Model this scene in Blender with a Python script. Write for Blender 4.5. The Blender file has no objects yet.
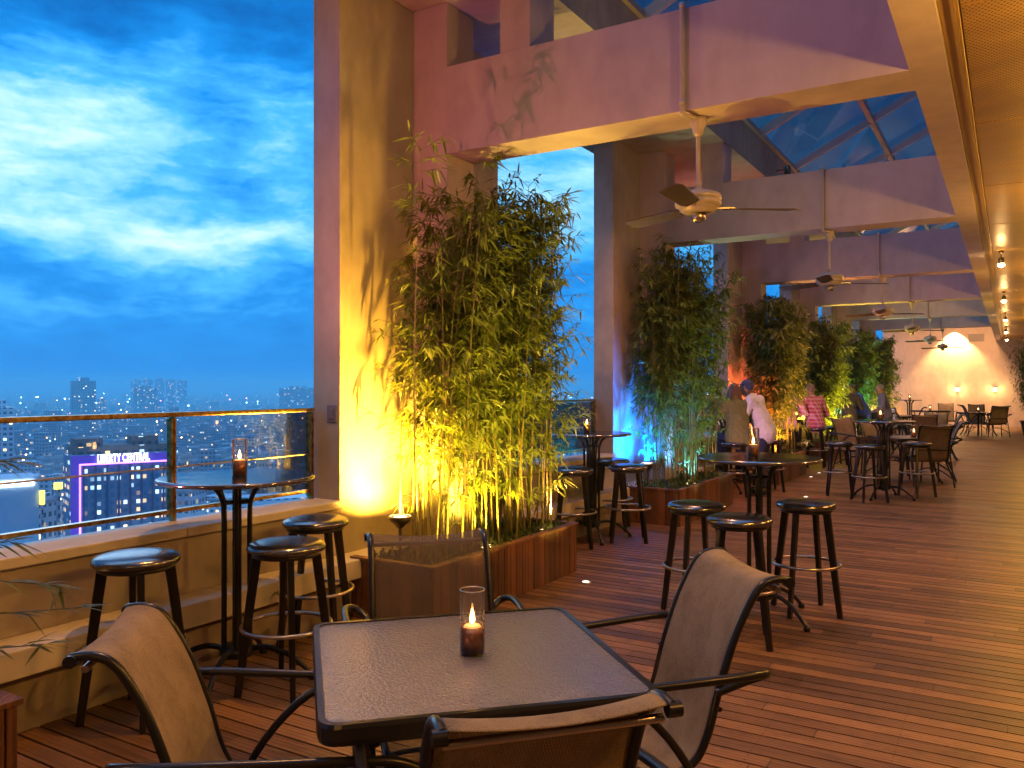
import bpy, bmesh, math, random
from mathutils import Vector, Matrix
R = math.radians
PI = math.pi
S = bpy.context.scene
C = S.collection
random.seed(7)

# ------------------------------------------------------------------ helpers
class MB:
    """collects shapes, links them as ONE mesh object"""
    def __init__(s): s.v = []; s.f = []; s.sm = []
    def add(s, vs, fs, smooth=False):
        n = len(s.v); s.v += [tuple(v) for v in vs]
        s.f += [tuple(i + n for i in f) for f in fs]; s.sm += [smooth] * len(fs)
    def box(s, x0, x1, y0, y1, z0, z1):
        vs = [(x, y, z) for z in (z0, z1) for y in (y0, y1) for x in (x0, x1)]
        s.add(vs, [(0,2,3,1),(4,5,7,6),(0,1,5,4),(1,3,7,5),(3,2,6,7),(2,0,4,6)])
    def bar(s, a, b, w, h, up=(0,0,1), w2=None, h2=None):
        a = Vector(a); b = Vector(b); d = (b-a).normalized(); up = Vector(up)
        if abs(d.dot(up)) > .98: up = Vector((1,0,0))
        x = d.cross(up).normalized(); y = x.cross(d)
        vs = []
        for p, ww, hh in ((a, w, h), (b, w2 or w, h2 or h)):
            for i, j in ((-1,-1),(1,-1),(1,1),(-1,1)): vs.append(p + x*i*ww/2 + y*j*hh/2)
        s.add(vs, [(0,1,2,3),(7,6,5,4),(0,4,5,1),(1,5,6,2),(2,6,7,3),(3,7,4,0)])
    def tube(s, pts, r, n=10, closed=False, r2=None):
        pts = [Vector(p) for p in pts]; m = len(pts); vs = []
        up = None
        for i, p in enumerate(pts):
            if closed: t = pts[(i+1) % m] - pts[i-1]
            else: t = pts[min(i+1, m-1)] - pts[max(i-1, 0)]
            t.normalize()
            if up is None: up = Vector((0,0,1)) if abs(t.z) < .9 else Vector((1,0,0))
            x = t.cross(up)
            if x.length < 1e-4: x = t.cross(Vector((1,0,0)))
            x.normalize(); y = x.cross(t); up = y
            rr = r if r2 is None else r + (r2-r)*i/max(1, m-1)
            for k in range(n):
                a = 2*PI*k/n; vs.append(p + x*math.cos(a)*rr + y*math.sin(a)*rr)
        fs = []
        for i in range(m if closed else m-1):
            j = (i+1) % m
            for k in range(n): fs.append((i*n+k, i*n+(k+1) % n, j*n+(k+1) % n, j*n+k))
        s.add(vs, fs, True)
        if not closed:
            s.add([vs[k] for k in range(n)], [tuple(range(n))[::-1]]); s.add([vs[(m-1)*n+k] for k in range(n)], [tuple(range(n))])
    def lathe(s, prof, c=(0,0,0), n=32, smooth=True):
        vs = []
        for r, z in prof:
            for k in range(n):
                a = 2*PI*k/n; vs.append((c[0]+r*math.cos(a), c[1]+r*math.sin(a), c[2]+z))
        fs = []
        for i in range(len(prof)-1):
            for k in range(n): fs.append((i*n+k, i*n+(k+1) % n, (i+1)*n+(k+1) % n, (i+1)*n+k))
        s.add(vs, fs, smooth)
    def build(s, name, mat, parent=None, bevel=0, loc=None, rz=0):
        me = bpy.data.meshes.new(name); me.from_pydata(s.v, [], s.f); me.update()
        me.polygons.foreach_set('use_smooth', s.sm)
        me.materials.append(mat)
        o = bpy.data.objects.new(name, me); C.objects.link(o)
        if parent: o.parent = parent
        if loc: o.location = loc
        if rz: o.rotation_euler.z = rz
        if bevel:
            b = o.modifiers.new('bevel', 'BEVEL'); b.width = bevel; b.segments = 2; b.limit_method = 'ANGLE'
        return o

def tag(o, label=None, cat=None, group=None, kind=None):
    if label: o['label'] = label
    if cat: o['category'] = cat
    if group: o['group'] = group
    if kind: o['kind'] = kind
    return o
def empty(name, loc=(0,0,0), rz=0, label=None, cat=None, group=None):
    o = bpy.data.objects.new(name, None); C.objects.link(o); o.location = loc; o.rotation_euler.z = rz
    o.empty_display_size = .1
    return tag(o, label, cat, group)
def dup(root, loc, rz=0, label=None, group=None, only=None):
    def cp(o, par):
        c = o.copy(); C.objects.link(c); c.parent = par
        for ch in o.children:
            if only is None or par is not None or ch.name.split('.')[0] in only: cp(ch, c)
        return c
    c = root.copy(); C.objects.link(c)
    for ch in list(root.children):
        if only and ch.name.split('.')[0] not in only: continue
        cp(ch, c)
    c.location = loc; c.rotation_euler.z = rz; c.scale = (1,1,1)
    if label: c['label'] = label
    if group: c['group'] = group
    return c
def spline(pts, n=6):
    """Catmull-Rom through pts"""
    P = [Vector(p) for p in pts]; out = []
    for i in range(len(P)-1):
        p0 = P[max(i-1, 0)]; p1 = P[i]; p2 = P[i+1]; p3 = P[min(i+2, len(P)-1)]
        for k in range(n):
            t = k/n
            out.append(.5*((2*p1)+(p2-p0)*t+(2*p0-5*p1+4*p2-p3)*t*t+(3*p1-p0-3*p2+p3)*t**3))
    out.append(P[-1]); return out

# ------------------------------------------------------------------ materials
def mat(name, col=(.5,.5,.5), rough=.6, metal=0, spec=None, trans=0, emit=None, es=0):
    m = bpy.data.materials.new(name); m.use_nodes = True
    b = m.node_tree.nodes['Principled BSDF']
    b.inputs['Base Color'].default_value = (*col, 1); b.inputs['Roughness'].default_value = rough
    b.inputs['Metallic'].default_value = metal
    if spec is not None: b.inputs['Specular IOR Level'].default_value = spec
    if trans: b.inputs['Transmission Weight'].default_value = trans
    if emit: b.inputs['Emission Color'].default_value = (*emit, 1); b.inputs['Emission Strength'].default_value = es
    return m
class NT:
    def __init__(s, m): s.t = m.node_tree; s.n = s.t.nodes; s.l = s.t.links; s.b = s.n.get('Principled BSDF')
    def new(s, ty, **kw):
        n = s.n.new(ty)
        for k, v in kw.items(): setattr(n, k, v)
        return n
    def link(s, a, b): s.l.new(a, b)
    def math(s, op, a, b=None, c=None):
        n = s.new('ShaderNodeMath', operation=op)
        for i, x in enumerate((a, b, c)):
            if x is None: continue
            if hasattr(x, 'links'): s.link(x, n.inputs[i])
            else: n.inputs[i].default_value = x
        return n.outputs[0]
    def noise(s, scale, vec=None, detail=4, rough=.55):
        n = s.new('ShaderNodeTexNoise'); n.inputs['Scale'].default_value = scale
        n.inputs['Detail'].default_value = detail; n.inputs['Roughness'].default_value = rough
        if vec is not None: s.link(vec, n.inputs['Vector'])
        return n
    def ramp(s, fac, stops):
        n = s.new('ShaderNodeValToRGB'); e = n.color_ramp.elements
        while len(e) < len(stops): e.new(.5)
        for el, (p, c) in zip(e, stops): el.position = p; el.color = (*c, 1)
        s.link(fac, n.inputs[0]); return n.outputs[0]
    def mix(s, fac, a, b, mode='MIX'):
        n = s.new('ShaderNodeMix', data_type='RGBA', blend_type=mode)
        for i, x in ((0, fac), (6, a), (7, b)):
            if hasattr(x, 'links'): s.link(x, n.inputs[i])
            elif i: n.inputs[i].default_value = (*x, 1)
            else: n.inputs[i].default_value = x
        return n.outputs[2]
    def bump(s, h, dist=.01, st=1.0):
        n = s.new('ShaderNodeBump'); n.inputs['Distance'].default_value = dist; n.inputs['Strength'].default_value = st
        s.link(h, n.inputs['Height']); s.link(n.outputs[0], s.b.inputs['Normal'])
    def obj(s): return s.new('ShaderNodeTexCoord').outputs['Object']
    def scaled(s, vec, sc):
        n = s.new('ShaderNodeMapping'); n.inputs['Scale'].default_value = sc; s.link(vec, n.inputs[0]); return n.outputs[0]
    def sep(s, vec):
        n = s.new('ShaderNodeSeparateXYZ'); s.link(vec, n.inputs[0]); return n.outputs
    def comb(s, x, y, z=0):
        n = s.new('ShaderNodeCombineXYZ')
        for i, v in enumerate((x, y, z)):
            if hasattr(v, 'links'): s.link(v, n.inputs[i])
            else: n.inputs[i].default_value = v
        return n.outputs[0]

def plaster(name, c1, c2, rough=.75):
    m = mat(name, c1, rough); t = NT(m); o = t.obj()
    n1 = t.noise(1.1, o, 6); n2 = t.noise(7, t.scaled(o, (1,1,.6)), 5); n3 = t.noise(90, o, 3)
    f = t.math('ADD', t.math('MULTIPLY', n1.outputs[0], .6), t.math('MULTIPLY', n2.outputs[0], .4))
    stn = t.noise(1, t.scaled(o, (1.6,1.6,.7)), 7, .6); cw_ = t.ramp(f, [(.33, tuple(c*.82 for c in c2)), (.62, c1)])
    t.link(t.mix(t.ramp(stn.outputs[0], [(.44,(.0,)*3),(.74,(.30,)*3)]), cw_, tuple(c*.6 for c in c2)), t.b.inputs['Base Color'])
    h = t.math('ADD', t.math('MULTIPLY', n3.outputs[0], .35), t.math('MULTIPLY', n2.outputs[0], .5))
    t.bump(h, .006, .35); return m
M = {}
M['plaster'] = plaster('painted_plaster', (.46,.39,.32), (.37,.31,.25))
M['beam'] = plaster('beam_plaster', (.56,.45,.46), (.49,.39,.40))
M['cap'] = plaster('cap_stone', (.70,.64,.56), (.60,.53,.46), .55)
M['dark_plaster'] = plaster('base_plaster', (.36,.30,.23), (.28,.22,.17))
M['end_wall'] = plaster('end_wall_plaster', (.66,.52,.40), (.60,.47,.36))

def wood_plank(name, c1, c2, c3, axis, w, L, rough=.42, streak=30):
    """plank colours vary with the plank they belong to; grain runs along it"""
    m = mat(name, c1, rough); t = NT(m); o = t.obj(); x, y, z = t.sep(o)
    if axis == 'x': u, v = x, y       # planks run along x, stacked along y
    else: u, v = z, t.math('ADD', x, y)
    row = t.math('FLOOR', t.math('DIVIDE', v, w))
    wn = t.new('ShaderNodeTexWhiteNoise', noise_dimensions='1D'); t.link(row, wn.inputs['W'])
    col = t.math('FLOOR', t.math('DIVIDE', t.math('ADD', u, t.math('MULTIPLY', wn.outputs[0], 7.0)), L))
    wn2 = t.new('ShaderNodeTexWhiteNoise', noise_dimensions='2D'); t.link(t.comb(row, col), wn2.inputs['Vector'])
    grain = t.noise(1, t.comb(t.math('MULTIPLY', u, 2.2), t.math('MULTIPLY', v, streak), t.math('MULTIPLY', wn2.outputs[0], 40)), 6, .65)
    blot = t.noise(1.6, o, 7, .68)
    f = t.math('ADD', t.math('MULTIPLY', wn2.outputs[0], .45), t.math('ADD', t.math('MULTIPLY', grain.outputs[0], .5), t.math('MULTIPLY', blot.outputs[0], .36)))
    wc = t.ramp(f, [(.36, c3), (.64, c1), (.95, c2)])
    if axis == 'x':
        uo = t.math('ADD', u, t.math('MULTIPLY', wn.outputs[0], 7.0))
        joint = t.math('LESS_THAN', t.math('FRACT', t.math('DIVIDE', uo, L)), .0022)
        su = t.math('SUBTRACT', t.math('FRACT', t.math('DIVIDE', t.math('ADD', u, 50.03), .525)), .5); su = t.math('MULTIPLY', su, .525)
        vv = t.math('FRACT', t.math('DIVIDE', v, w))
        sv = t.math('MULTIPLY', t.math('SUBTRACT', t.math('ABSOLUTE', t.math('SUBTRACT', vv, .445)), .24), w)
        screw = t.math('LESS_THAN', t.math('ADD', t.math('MULTIPLY', su, su), t.math('MULTIPLY', sv, sv)), .0045**2)
        wear = t.noise(5, t.comb(t.math('MULTIPLY', u, .8), t.math('MULTIPLY', v, 1.0), 3), 8, .75)
        wc = t.mix(t.ramp(wear.outputs[0], [(.50,(0,0,0)),(.72,(.65,)*3)]), wc, tuple(c*.55 for c in c3))
        wc = t.mix(t.math('MAXIMUM', joint, screw), wc, (.012,.009,.007))
    t.link(wc, t.b.inputs['Base Color'])
    t.link(t.ramp(t.math('ADD', t.math('MULTIPLY', grain.outputs[0], .6), t.math('MULTIPLY', blot.outputs[0], .4)), [(.3, (rough-.16,)*3), (.7, (rough+.14,)*3)]), t.b.inputs['Roughness'])
    rib = t.math('SINE', t.math('MULTIPLY', v, 2*PI/(w/4)))
    t.bump(t.math('ADD', t.math('MULTIPLY', grain.outputs[0], .6), t.math('MULTIPLY', rib, .16)), .005, .6)
    return m
M['deck'] = wood_plank('deck_wood', (.165,.080,.032), (.28,.140,.058), (.065,.032,.014), 'x', .1, 2.1, .46)
M['planter'] = wood_plank('planter_wood', (.13,.052,.022), (.26,.10,.040), (.05,.020,.011), 'z', .09, 9, .5, 22)
M['black'] = mat('black_painted_metal', (.016,.015,.016), .32, .2)
M['stoolwood'] = mat('black_stained_wood', (.022,.014,.011), .28)
t = NT(M['stoolwood']); n = t.noise(5, t.scaled(t.obj(), (8,8,1)), 5); t.link(t.ramp(n.outputs[0], [(.35,(.006,.005,.005)),(.7,(.018,.011,.008))]), t.b.inputs['Base Color'])
M['vinyl'] = mat('black_vinyl', (.012,.012,.014), .2, spec=.9)
M['vinyl'].node_tree.nodes['Principled BSDF'].inputs['IOR'].default_value = 1.9
M['vinyl'].node_tree.nodes['Principled BSDF'].inputs['Coat Roughness'].default_value = .15
t = NT(M['vinyl']); n = t.noise(130, t.obj(), 3); t.bump(n.outputs[0], .002, .25)
M['tabletop'] = mat('black_lacquer_table', (.016,.015,.017), .16, spec=.8)
M['tabletop'].node_tree.nodes['Principled BSDF'].inputs['IOR'].default_value = 2.6
t = NT(M['tabletop']); n = t.noise(9, t.obj(), 5); t.link(t.ramp(n.outputs[0], [(.3,(.06,)*3),(.75,(.18,)*3)]), t.b.inputs['Roughness'])
M['chrome'] = mat('worn_steel', (.5,.46,.42), .28, 1)
M['brass'] = mat('brass_rail', (.62,.40,.13), .28, 1)
t = NT(M['brass']); n = t.noise(30, t.obj(), 5); t.link(t.ramp(n.outputs[0], [(.35,(.28,.17,.05)),(.65,(.70,.46,.15))]), t.b.inputs['Base Color'])
M['bluemetal'] = mat('dark_bronze_tube', (.03,.028,.028), .28, .5)
def glass(name, tint, refl=.05, rough=.02):
    m = bpy.data.materials.new(name); m.use_nodes = True; t = NT(m); t.n.remove(t.b)
    tr = t.new('ShaderNodeBsdfTransparent'); tr.inputs[0].default_value = (*tint, 1)
    g = t.new('ShaderNodeBsdfGlossy'); g.inputs['Roughness'].default_value = rough
    fr = t.new('ShaderNodeFresnel'); fr.inputs[0].default_value = 1.45
    mx = t.new('ShaderNodeMixShader'); t.link(t.math('ADD', t.math('MULTIPLY', fr.outputs[0], .9), refl), mx.inputs[0])
    t.link(tr.outputs[0], mx.inputs[1]); t.link(g.outputs[0], mx.inputs[2]); t.link(mx.outputs[0], t.n['Material Output'].inputs[0]); return m
M['glass'] = glass('rail_glass', (.88,.92,.95), .02)
M['skyglass'] = glass('skylight_glass', (.80,.92,1.0), .02)
M['cupglass'] = glass('candle_glass', (.96,.93,.90), .03)
t = NT(M['cupglass']); mo = t.n['Material Output']; pr_ = mo.inputs[0].links[0].from_socket
tl = t.new('ShaderNodeBsdfTranslucent'); tl.inputs[0].default_value = (1,.85,.7,1); mx = t.new('ShaderNodeMixShader'); mx.inputs[0].default_value = .035
t.link(pr_, mx.inputs[1]); t.link(tl.outputs[0], mx.inputs[2]); t.link(mx.outputs[0], mo.inputs[0])
M['flame'] = mat('flame', (1,.6,.2), emit=(1,.50,.13), es=16)
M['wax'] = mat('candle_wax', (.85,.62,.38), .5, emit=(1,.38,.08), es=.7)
M['copper'] = mat('copper_sleeve', (.42,.19,.09), .33, .85)
def sling(name, c1, c2, alpha=.93):
    m = mat(name, c1, .82, spec=.25); t = NT(m); o = t.obj()
    x, y, z = t.sep(o); wv = t.math('MULTIPLY', t.math('SINE', t.math('MULTIPLY', x, 900)), t.math('SINE', t.math('MULTIPLY', t.math('ADD', z, y), 700)))
    n = t.noise(9, o, 6, .65); n2 = t.noise(420, o, 2, .5)
    f = t.math('ADD', t.math('MULTIPLY', n.outputs[0], .5), t.math('MULTIPLY', n2.outputs[0], .5))
    t.link(t.ramp(f, [(.34, tuple(q*.62 for q in c2)), (.50, c1), (.68, tuple(q*1.35 for q in c1))]), t.b.inputs['Base Color'])
    t.bump(t.math('ADD', wv, n2.outputs[0]), .0012, .7)
    t.b.inputs['Alpha'].default_value = alpha
    return m
M['sling'] = sling('tan_mesh_fabric', (.29,.215,.13), (.22,.16,.10), .97)
M['slingthin'] = sling('see_through_mesh_fabric', (.15,.11,.075), (.11,.08,.055), .47)
M['fan'] = mat('fan_enamel', (.44,.37,.33), .38, .1)
M['fanblade'] = mat('fan_blade', (.055,.038,.03), .55)
M['ceil'] = mat('brass_toned_ceiling_panel', (.62,.38,.13), .34, .5)
t = NT(M['ceil']); o = t.obj(); x, y, z = t.sep(o)
# perforation dots, staggered
sp = .026
iy = t.math('DIVIDE', y, sp*.866); ry = t.math('FLOOR', iy); off = t.math('MULTIPLY', t.math('MODULO', t.math('ADD', ry, 4000), 2), .5)
fx = t.math('SUBTRACT', t.math('FRACT', t.math('ADD', t.math('DIVIDE', t.math('ADD', x, 50), sp), off)), .5)
fy = t.math('SUBTRACT', t.math('FRACT', t.math('ADD', iy, 4000)), .5)
dd = t.math('SQRT', t.math('ADD', t.math('MULTIPLY', fx, fx), t.math('MULTIPLY', fy, fy)))
hole = t.math('LESS_THAN', dd, .22)
n = t.noise(2.2, t.scaled(o, (1,2,1)), 4)
base = t.ramp(n.outputs[0], [(.35,(.50,.30,.10)),(.7,(.70,.44,.15))])
t.link(t.mix(hole, base, (.035,.018,.008)), t.b.inputs['Base Color'])
t.link(t.ramp(n.outputs[0], [(.3,(.27,)*3),(.7,(.42,)*3)]), t.b.inputs['Roughness'])
M['trim'] = mat('brass_trim', (.50,.32,.12), .4, .6)
M['frame_metal'] = mat('skylight_frame', (.40,.33,.33), .45, .2)
M['lampbody'] = mat('lamp_body', (.12,.09,.06), .4, .6)
M['spotface'] = mat('spot_lens', (1,.8,.5), emit=(1,.62,.25), es=60)
M['lampface'] = mat('lamp_lens', (1,.8,.5), emit=(1,.62,.28), es=7)
M['soil'] = mat('planter_soil', (.05,.035,.02), .9)
def leafmat(name, c1, c2):
    m = mat(name, c1, .45); t = NT(m); o = t.obj(); n = t.noise(9, o, 2)
    col = t.ramp(n.outputs[0], [(.35, c2), (.65, c1)])
    t.link(col, t.b.inputs['Base Color'])
    tl = t.new('ShaderNodeBsdfTranslucent'); t.link(t.mix(.5, col, (.25,.30,.03)), tl.inputs[0])
    mx = t.new('ShaderNodeMixShader'); mx.inputs[0].default_value = .42
    t.link(t.b.outputs[0], mx.inputs[1]); t.link(tl.outputs[0], mx.inputs[2]); t.link(mx.outputs[0], t.n['Material Output'].inputs[0]); return m
M['leaf'] = leafmat('bamboo_leaf', (.15,.17,.03), (.07,.10,.016))
M['culm'] = mat('bamboo_culm', (.22,.20,.06), .4)
t = NT(M['culm']); z = t.sep(t.obj())[2]; node = t.math('LESS_THAN', t.math('FRACT', t.math('MULTIPLY', z, 4.2)), .07)
t.link(t.mix(node, (.20,.17,.05), (.08,.05,.02)), t.b.inputs['Base Color'])
M['grass'] = leafmat('creeping_groundcover', (.06,.10,.02), (.04,.06,.012))

# ------------------------------------------------------------------ terrace setting
BAY = 4.53; NB = 6
YB = [5.01 + BAY*k for k in range(-3, 6)]        # front faces of the nine beams
Y0, Y1 = -8.9, 36.2
def surf(name, mb, m, **k):
    o = mb.build(name, m, **k); o['kind'] = 'structure'; return o
b = MB(); y = Y0
while y < Y1-.05:
    b.box(-3.79, 4.0, y, y+.089, -.03, 0); y += .1
surf('deck_floor', b, M['deck'])
b = MB(); b.box(-4.1, 4.1, Y0-.2, Y1+.2, -1.2, -.034); surf('deck_base', b, mat('deck_underlay', (.012,.009,.008), .9))

cols = []
def ordn(i): return ['first','second','third','fourth','fifth','sixth','seventh','eighth','ninth'][i]
names_col = {-3:'far behind the viewpoint',-2:'behind the viewpoint',-1:'beside the viewpoint'}
def colour_of(k):
    return ['yellow lit plaster column behind the nearest bamboo','plaster column with blue uplight behind the second bamboo planter',
            'plaster column with red glow behind the third bamboo planter','plaster column with yellow green glow behind the fourth bamboo planter',
            'plaster column with teal glow behind the fifth bamboo planter','plaster column behind the farthest bamboo planter'][k]
for k in range(-3, 6):
    yc = 5.19 + BAY*k
    b = MB(); b.box(-4.17, -3.92, yc-.985, yc+1.05, .30, 4.42)
    o = b.build('column', M['plaster'], bevel=.008)
    if k < 0: tag(o, 'plaster column '+names_col[k]+' on the parapet side', 'column', 'columns along the parapet')
    else: tag(o, colour_of(k), 'column', 'columns along the parapet')
# parapet: base wall, ledge, upper wall between columns, cap
pw = empty('parapet_wall', (-3.9, 0, 0), 0, 'low cream plaster parapet wall with a ledge, running under the brass railing', 'wall')
def pbox(nm, m, bx, bevel=0):
    b = MB()
    for q in bx: b.box(q[0]+3.9, q[1]+3.9, *q[2:])
    return b.build(nm, m, pw, bevel)
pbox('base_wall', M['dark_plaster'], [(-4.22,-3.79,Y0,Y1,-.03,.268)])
def runs(a, c, L=1.51):
    n = max(1, round((c-a)/L)); return [(a+(c-a)*i/n+.002, a+(c-a)*(i+1)/n-.002) for i in range(n)]
pbox('ledge', M['cap'], [(-4.22,-3.70,a,c,.27,.397) for a, c in runs(Y0, Y1)], .006)
gaps = []
edges = [Y0] + sum([[5.19+BAY*k-.985, 5.19+BAY*k+1.05] for k in range(-3, 6)], []) + [Y1]
for i in range(0, len(edges), 2):
    if edges[i+1]-edges[i] > .1: gaps.append((edges[i], edges[i+1]))
pbox('upper_wall', M['plaster'], [(-4.20,-3.92,a+.002,c-.002,.399,.715) for a, c in gaps])
pbox('coping', M['cap'], [(-4.19,-3.88,p,q,.717,.77) for a, c in gaps for p, q in runs(a+.002, c-.002, 1.2)], .007)
pbox('gutter_lip', M['cap'], [(-4.33,-4.25,a,c,.5,.745) for a, c in gaps])

# beams with their pier, post
for i, yb in enumerate(YB):
    k = i-3
    nm = ['rose plaster cross beam nearest the camera, with the first fan rod beneath it','second cross beam from the camera, spotted with leaf light',
          'third cross beam from the camera, mauve','fourth cross beam from the camera, dusky purple','fifth cross beam from the camera, thin grey strip','last cross beam before the bright end wall']
    lab = nm[k] if k >= 0 else 'plaster cross beam '+names_col[k]
    e = empty('cross_beam', (-3.6, yb, 0), 0, lab, 'beam', 'cross beams under the skylight')
    b = MB(); b.box(0.0, 3.125, 0, .36, 3.288, 3.935); b.build('beam', M['beam'], e)
    b = MB(); b.box(-.32, -.001, 0.0005, .3595, .399, 4.418); b.build('pier', M['beam'], e)
    b = MB(); b.box(.47, .713, .0005, .3595, 3.936, 4.418); b.build('post', M['beam'], e)
b = MB(); b.box(-.475, -.292, Y0, Y1, 3.289, 6.3)
tag(b.build('edge_beam', M['beam']), 'long edge beam beside the metal ceiling, carrying the cross beams', 'beam')
b = MB(); b.box(-4.4, -2.87, Y0, YB[-1]+.36, 4.42, 4.89)
tag(b.build('roof_slab', M['plaster']), 'plaster roof slab strip over the parapet side, left of the skylight', 'roof')
b = MB(); b.box(-4.4, 4, YB[-1]+.362, Y1+.3, 4.42, 4.9)
tag(b.build('far_roof_slab', M['plaster']), 'solid roof slab over the far seating, before the end wall', 'roof')
b = MB(); b.box(-4.4, 4.2, Y1, Y1+.3, -.5, 4.419)
tag(b.build('end_wall', M['end_wall']), 'cream end wall lit by a bright triangular spotlight', 'wall')
b = MB(); b.box(-4.4, 4.2, Y0-.3, Y0, -.5, 6.3)
tag(b.build('unseen_rear_wall', M['plaster']), 'unseen plaster wall added behind the viewpoint to keep sky light out', 'wall')  # unseen wall added to shut out sky light from behind
b = MB(); b.box(3.6, 3.9, Y0, Y1, -.03, 3.36)
tag(b.build('unseen_side_wall', M['dark_plaster']), 'unseen brown wall added right of the frame to close in the light', 'wall')  # unseen wall added to close in the light and reflect it
# metal ceiling, panel by panel seams
ce = empty('metal_ceiling', (-.24, 0, 3.34), 0, 'brass toned perforated metal ceiling over the right side', 'ceiling')
b = MB(); y = 4.40-2.05*6
while y < Y1:
    for xx in range(3):
        b.box(xx*1.3+.04, xx*1.3+1.33, y+.008, min(y+2.042, Y1), 0, .03)
    y += 2.05
o = b.build('panel', M['ceil'], ce, .003)
b = MB(); b.box(-.05, .035, Y0, Y1, -.012, .05); b.build('edge_trim', M['trim'], ce, .004)
b = MB(); b.box(-.05, 4.2, Y0, Y1, .062, .12); b.build('backing', mat('ceiling_void', (.02,.013,.008), .9), ce)
b = MB(); b.box(.0, .018, Y0, Y1, -.03, -.013); b.build('edge_bead', M['trim'], ce)

# skylight: monopitch glass over the bays
sk = empty('skylight', (-2.87, 0, 4.89), 0, 'sloping glass skylight with dark bars above the cross beams', 'skylight')
mslope = .5; dx = 2.395
b = MB(); b.bar((.02, Y0, .02), (.02, YB[-1]+.36, .02), .05, .06); b.build('sill_rail', M['frame_metal'], sk)
b = MB(); b.bar((1.13, Y0, .565), (1.13, YB[-1]+.36, .565), .07, .09); b.build('purlin', M['frame_metal'], sk)
y = 7.02-2.02*7
while y < YB[-1]+.3:
    b = MB(); b.bar((0.03, y, .015), (dx, y, dx*mslope), .06, .10); b.build('rafter', M['frame_metal'], sk); y += 2.02
b = MB(); b.bar((0.0, (Y0+YB[-1])/2, .07), (dx, (Y0+YB[-1])/2, dx*mslope+.07), YB[-1]+.36-Y0, .012); b.build('glass_pane', M['skyglass'], sk)
b = MB(); b.box(1.4,1.94,-.0,.02,-.15,.15); ve = b.build('vent_grille', mat('grille_grey', (.30,.24,.19), .5), loc=(-3.06+.28, Y1-.03, 3.40))
for q in range(6): pass
tag(ve, 'small rectangular grey vent grille high on the cream end wall', 'vent')
bm = MB()
for q in range(7): bm.box(1.43,1.91,-.012,-.001,-.12+q*.038,-.105+q*.038)
bm.build('louvre', mat('louvre_dark', (.16,.12,.09), .5), ve)
b = MB(); 
tw = mat('tower_glass', (.09,.28,.50), .2, .3)
t = NT(tw); o_ = t.obj(); x,y_,z = t.sep(o_); 
g1 = t.math('LESS_THAN', t.math('FRACT', t.math('DIVIDE', t.math('ADD', z, 100), 3.4)), .12)
g2 = t.math('LESS_THAN', t.math('FRACT', t.math('DIVIDE', t.math('ADD', t.math('ADD', x, y_), 300), 2.6)), .05)
t.link(t.mix(t.math('MAXIMUM', g1, g2), (.09,.28,.50), (.5,.62,.7)), t.b.inputs['Base Color'])
b.box(-1.6, 14, 38, 60, 3, 40)
tag(b.build('hotel_tower', tw), 'blue glass upper tower of the hotel seen through the skylight', 'building')

# railing, one run per gap
for i, (a, c) in enumerate(gaps):
    if c < -6 or a > 31: pass
    n = max(1, round((c-a)/1.1)); 
    lab = {2:'brass and glass railing beside the viewpoint at the left edge, in front of the skyline',3:'brass and glass railing in the second opening, behind the middle bar table'}
    kk = round((a-1.71)/BAY)
    L = {0:'brass framed glass railing in the nearest opening, in front of the skyline',1:'glass railing in the second opening between the two front columns',
         2:'glass railing in the third opening behind the standing couple',3:'glass railing in the fourth opening behind the plaid shirts',
         4:'glass railing in the fifth opening behind the blue shirts',5:'glass railing in the sixth opening behind far bamboo'}.get(kk, 'glass railing out of view, opening number %d back' % (-kk) if kk < 0 else 'glass railing beside the end wall')
    e = empty('glass_railing', (-4.15, a, .77), 0, L, 'railing', 'railings between the columns')
    Lr = c-a-.03
    bt = MB(); bt.bar((0,.015,.615),(0,Lr,.615),.055,.028); bt.build('top_rail', M['brass'], e, .006)
    bt = MB(); bt.tube([(0,.015,.31),(0,Lr,.31)], .006, 8); bt.build('middle_rod', M['chrome'], e)
    bt = MB(); bt.bar((0,.015,.055),(0,Lr,.055),.03,.022); bt.build('bottom_rail', M['brass'], e)
    bt = MB(); bt.box(-.004,.004,.03,Lr-.02,.07,.598); bt.build('glass_panel', M['glass'], e)
    for q in range(n+1):
        yy = c-a-.045-min(1.10*q, Lr-.06)
        bt = MB(); bt.box(-.026,.026,yy-.006,yy+.006,-.002,.60); bt.box(-.022,.022,yy-.022,yy-.008,.02,.59); bt.build('post', M['brass'], e)
bt = MB(); bt.box(-.045,.045,-.006,0,-.06,.06); bt.box(-.02,.02,-.012,-.006,-.035,.035)
o = bt.build('socket_box', mat('socket_grey', (.18,.14,.17), .5), loc=(-3.99, 4.204, 1.36), bevel=.003)
tag(o, 'small grey socket box on the near face of the first column, at railing height', 'socket')

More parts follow.
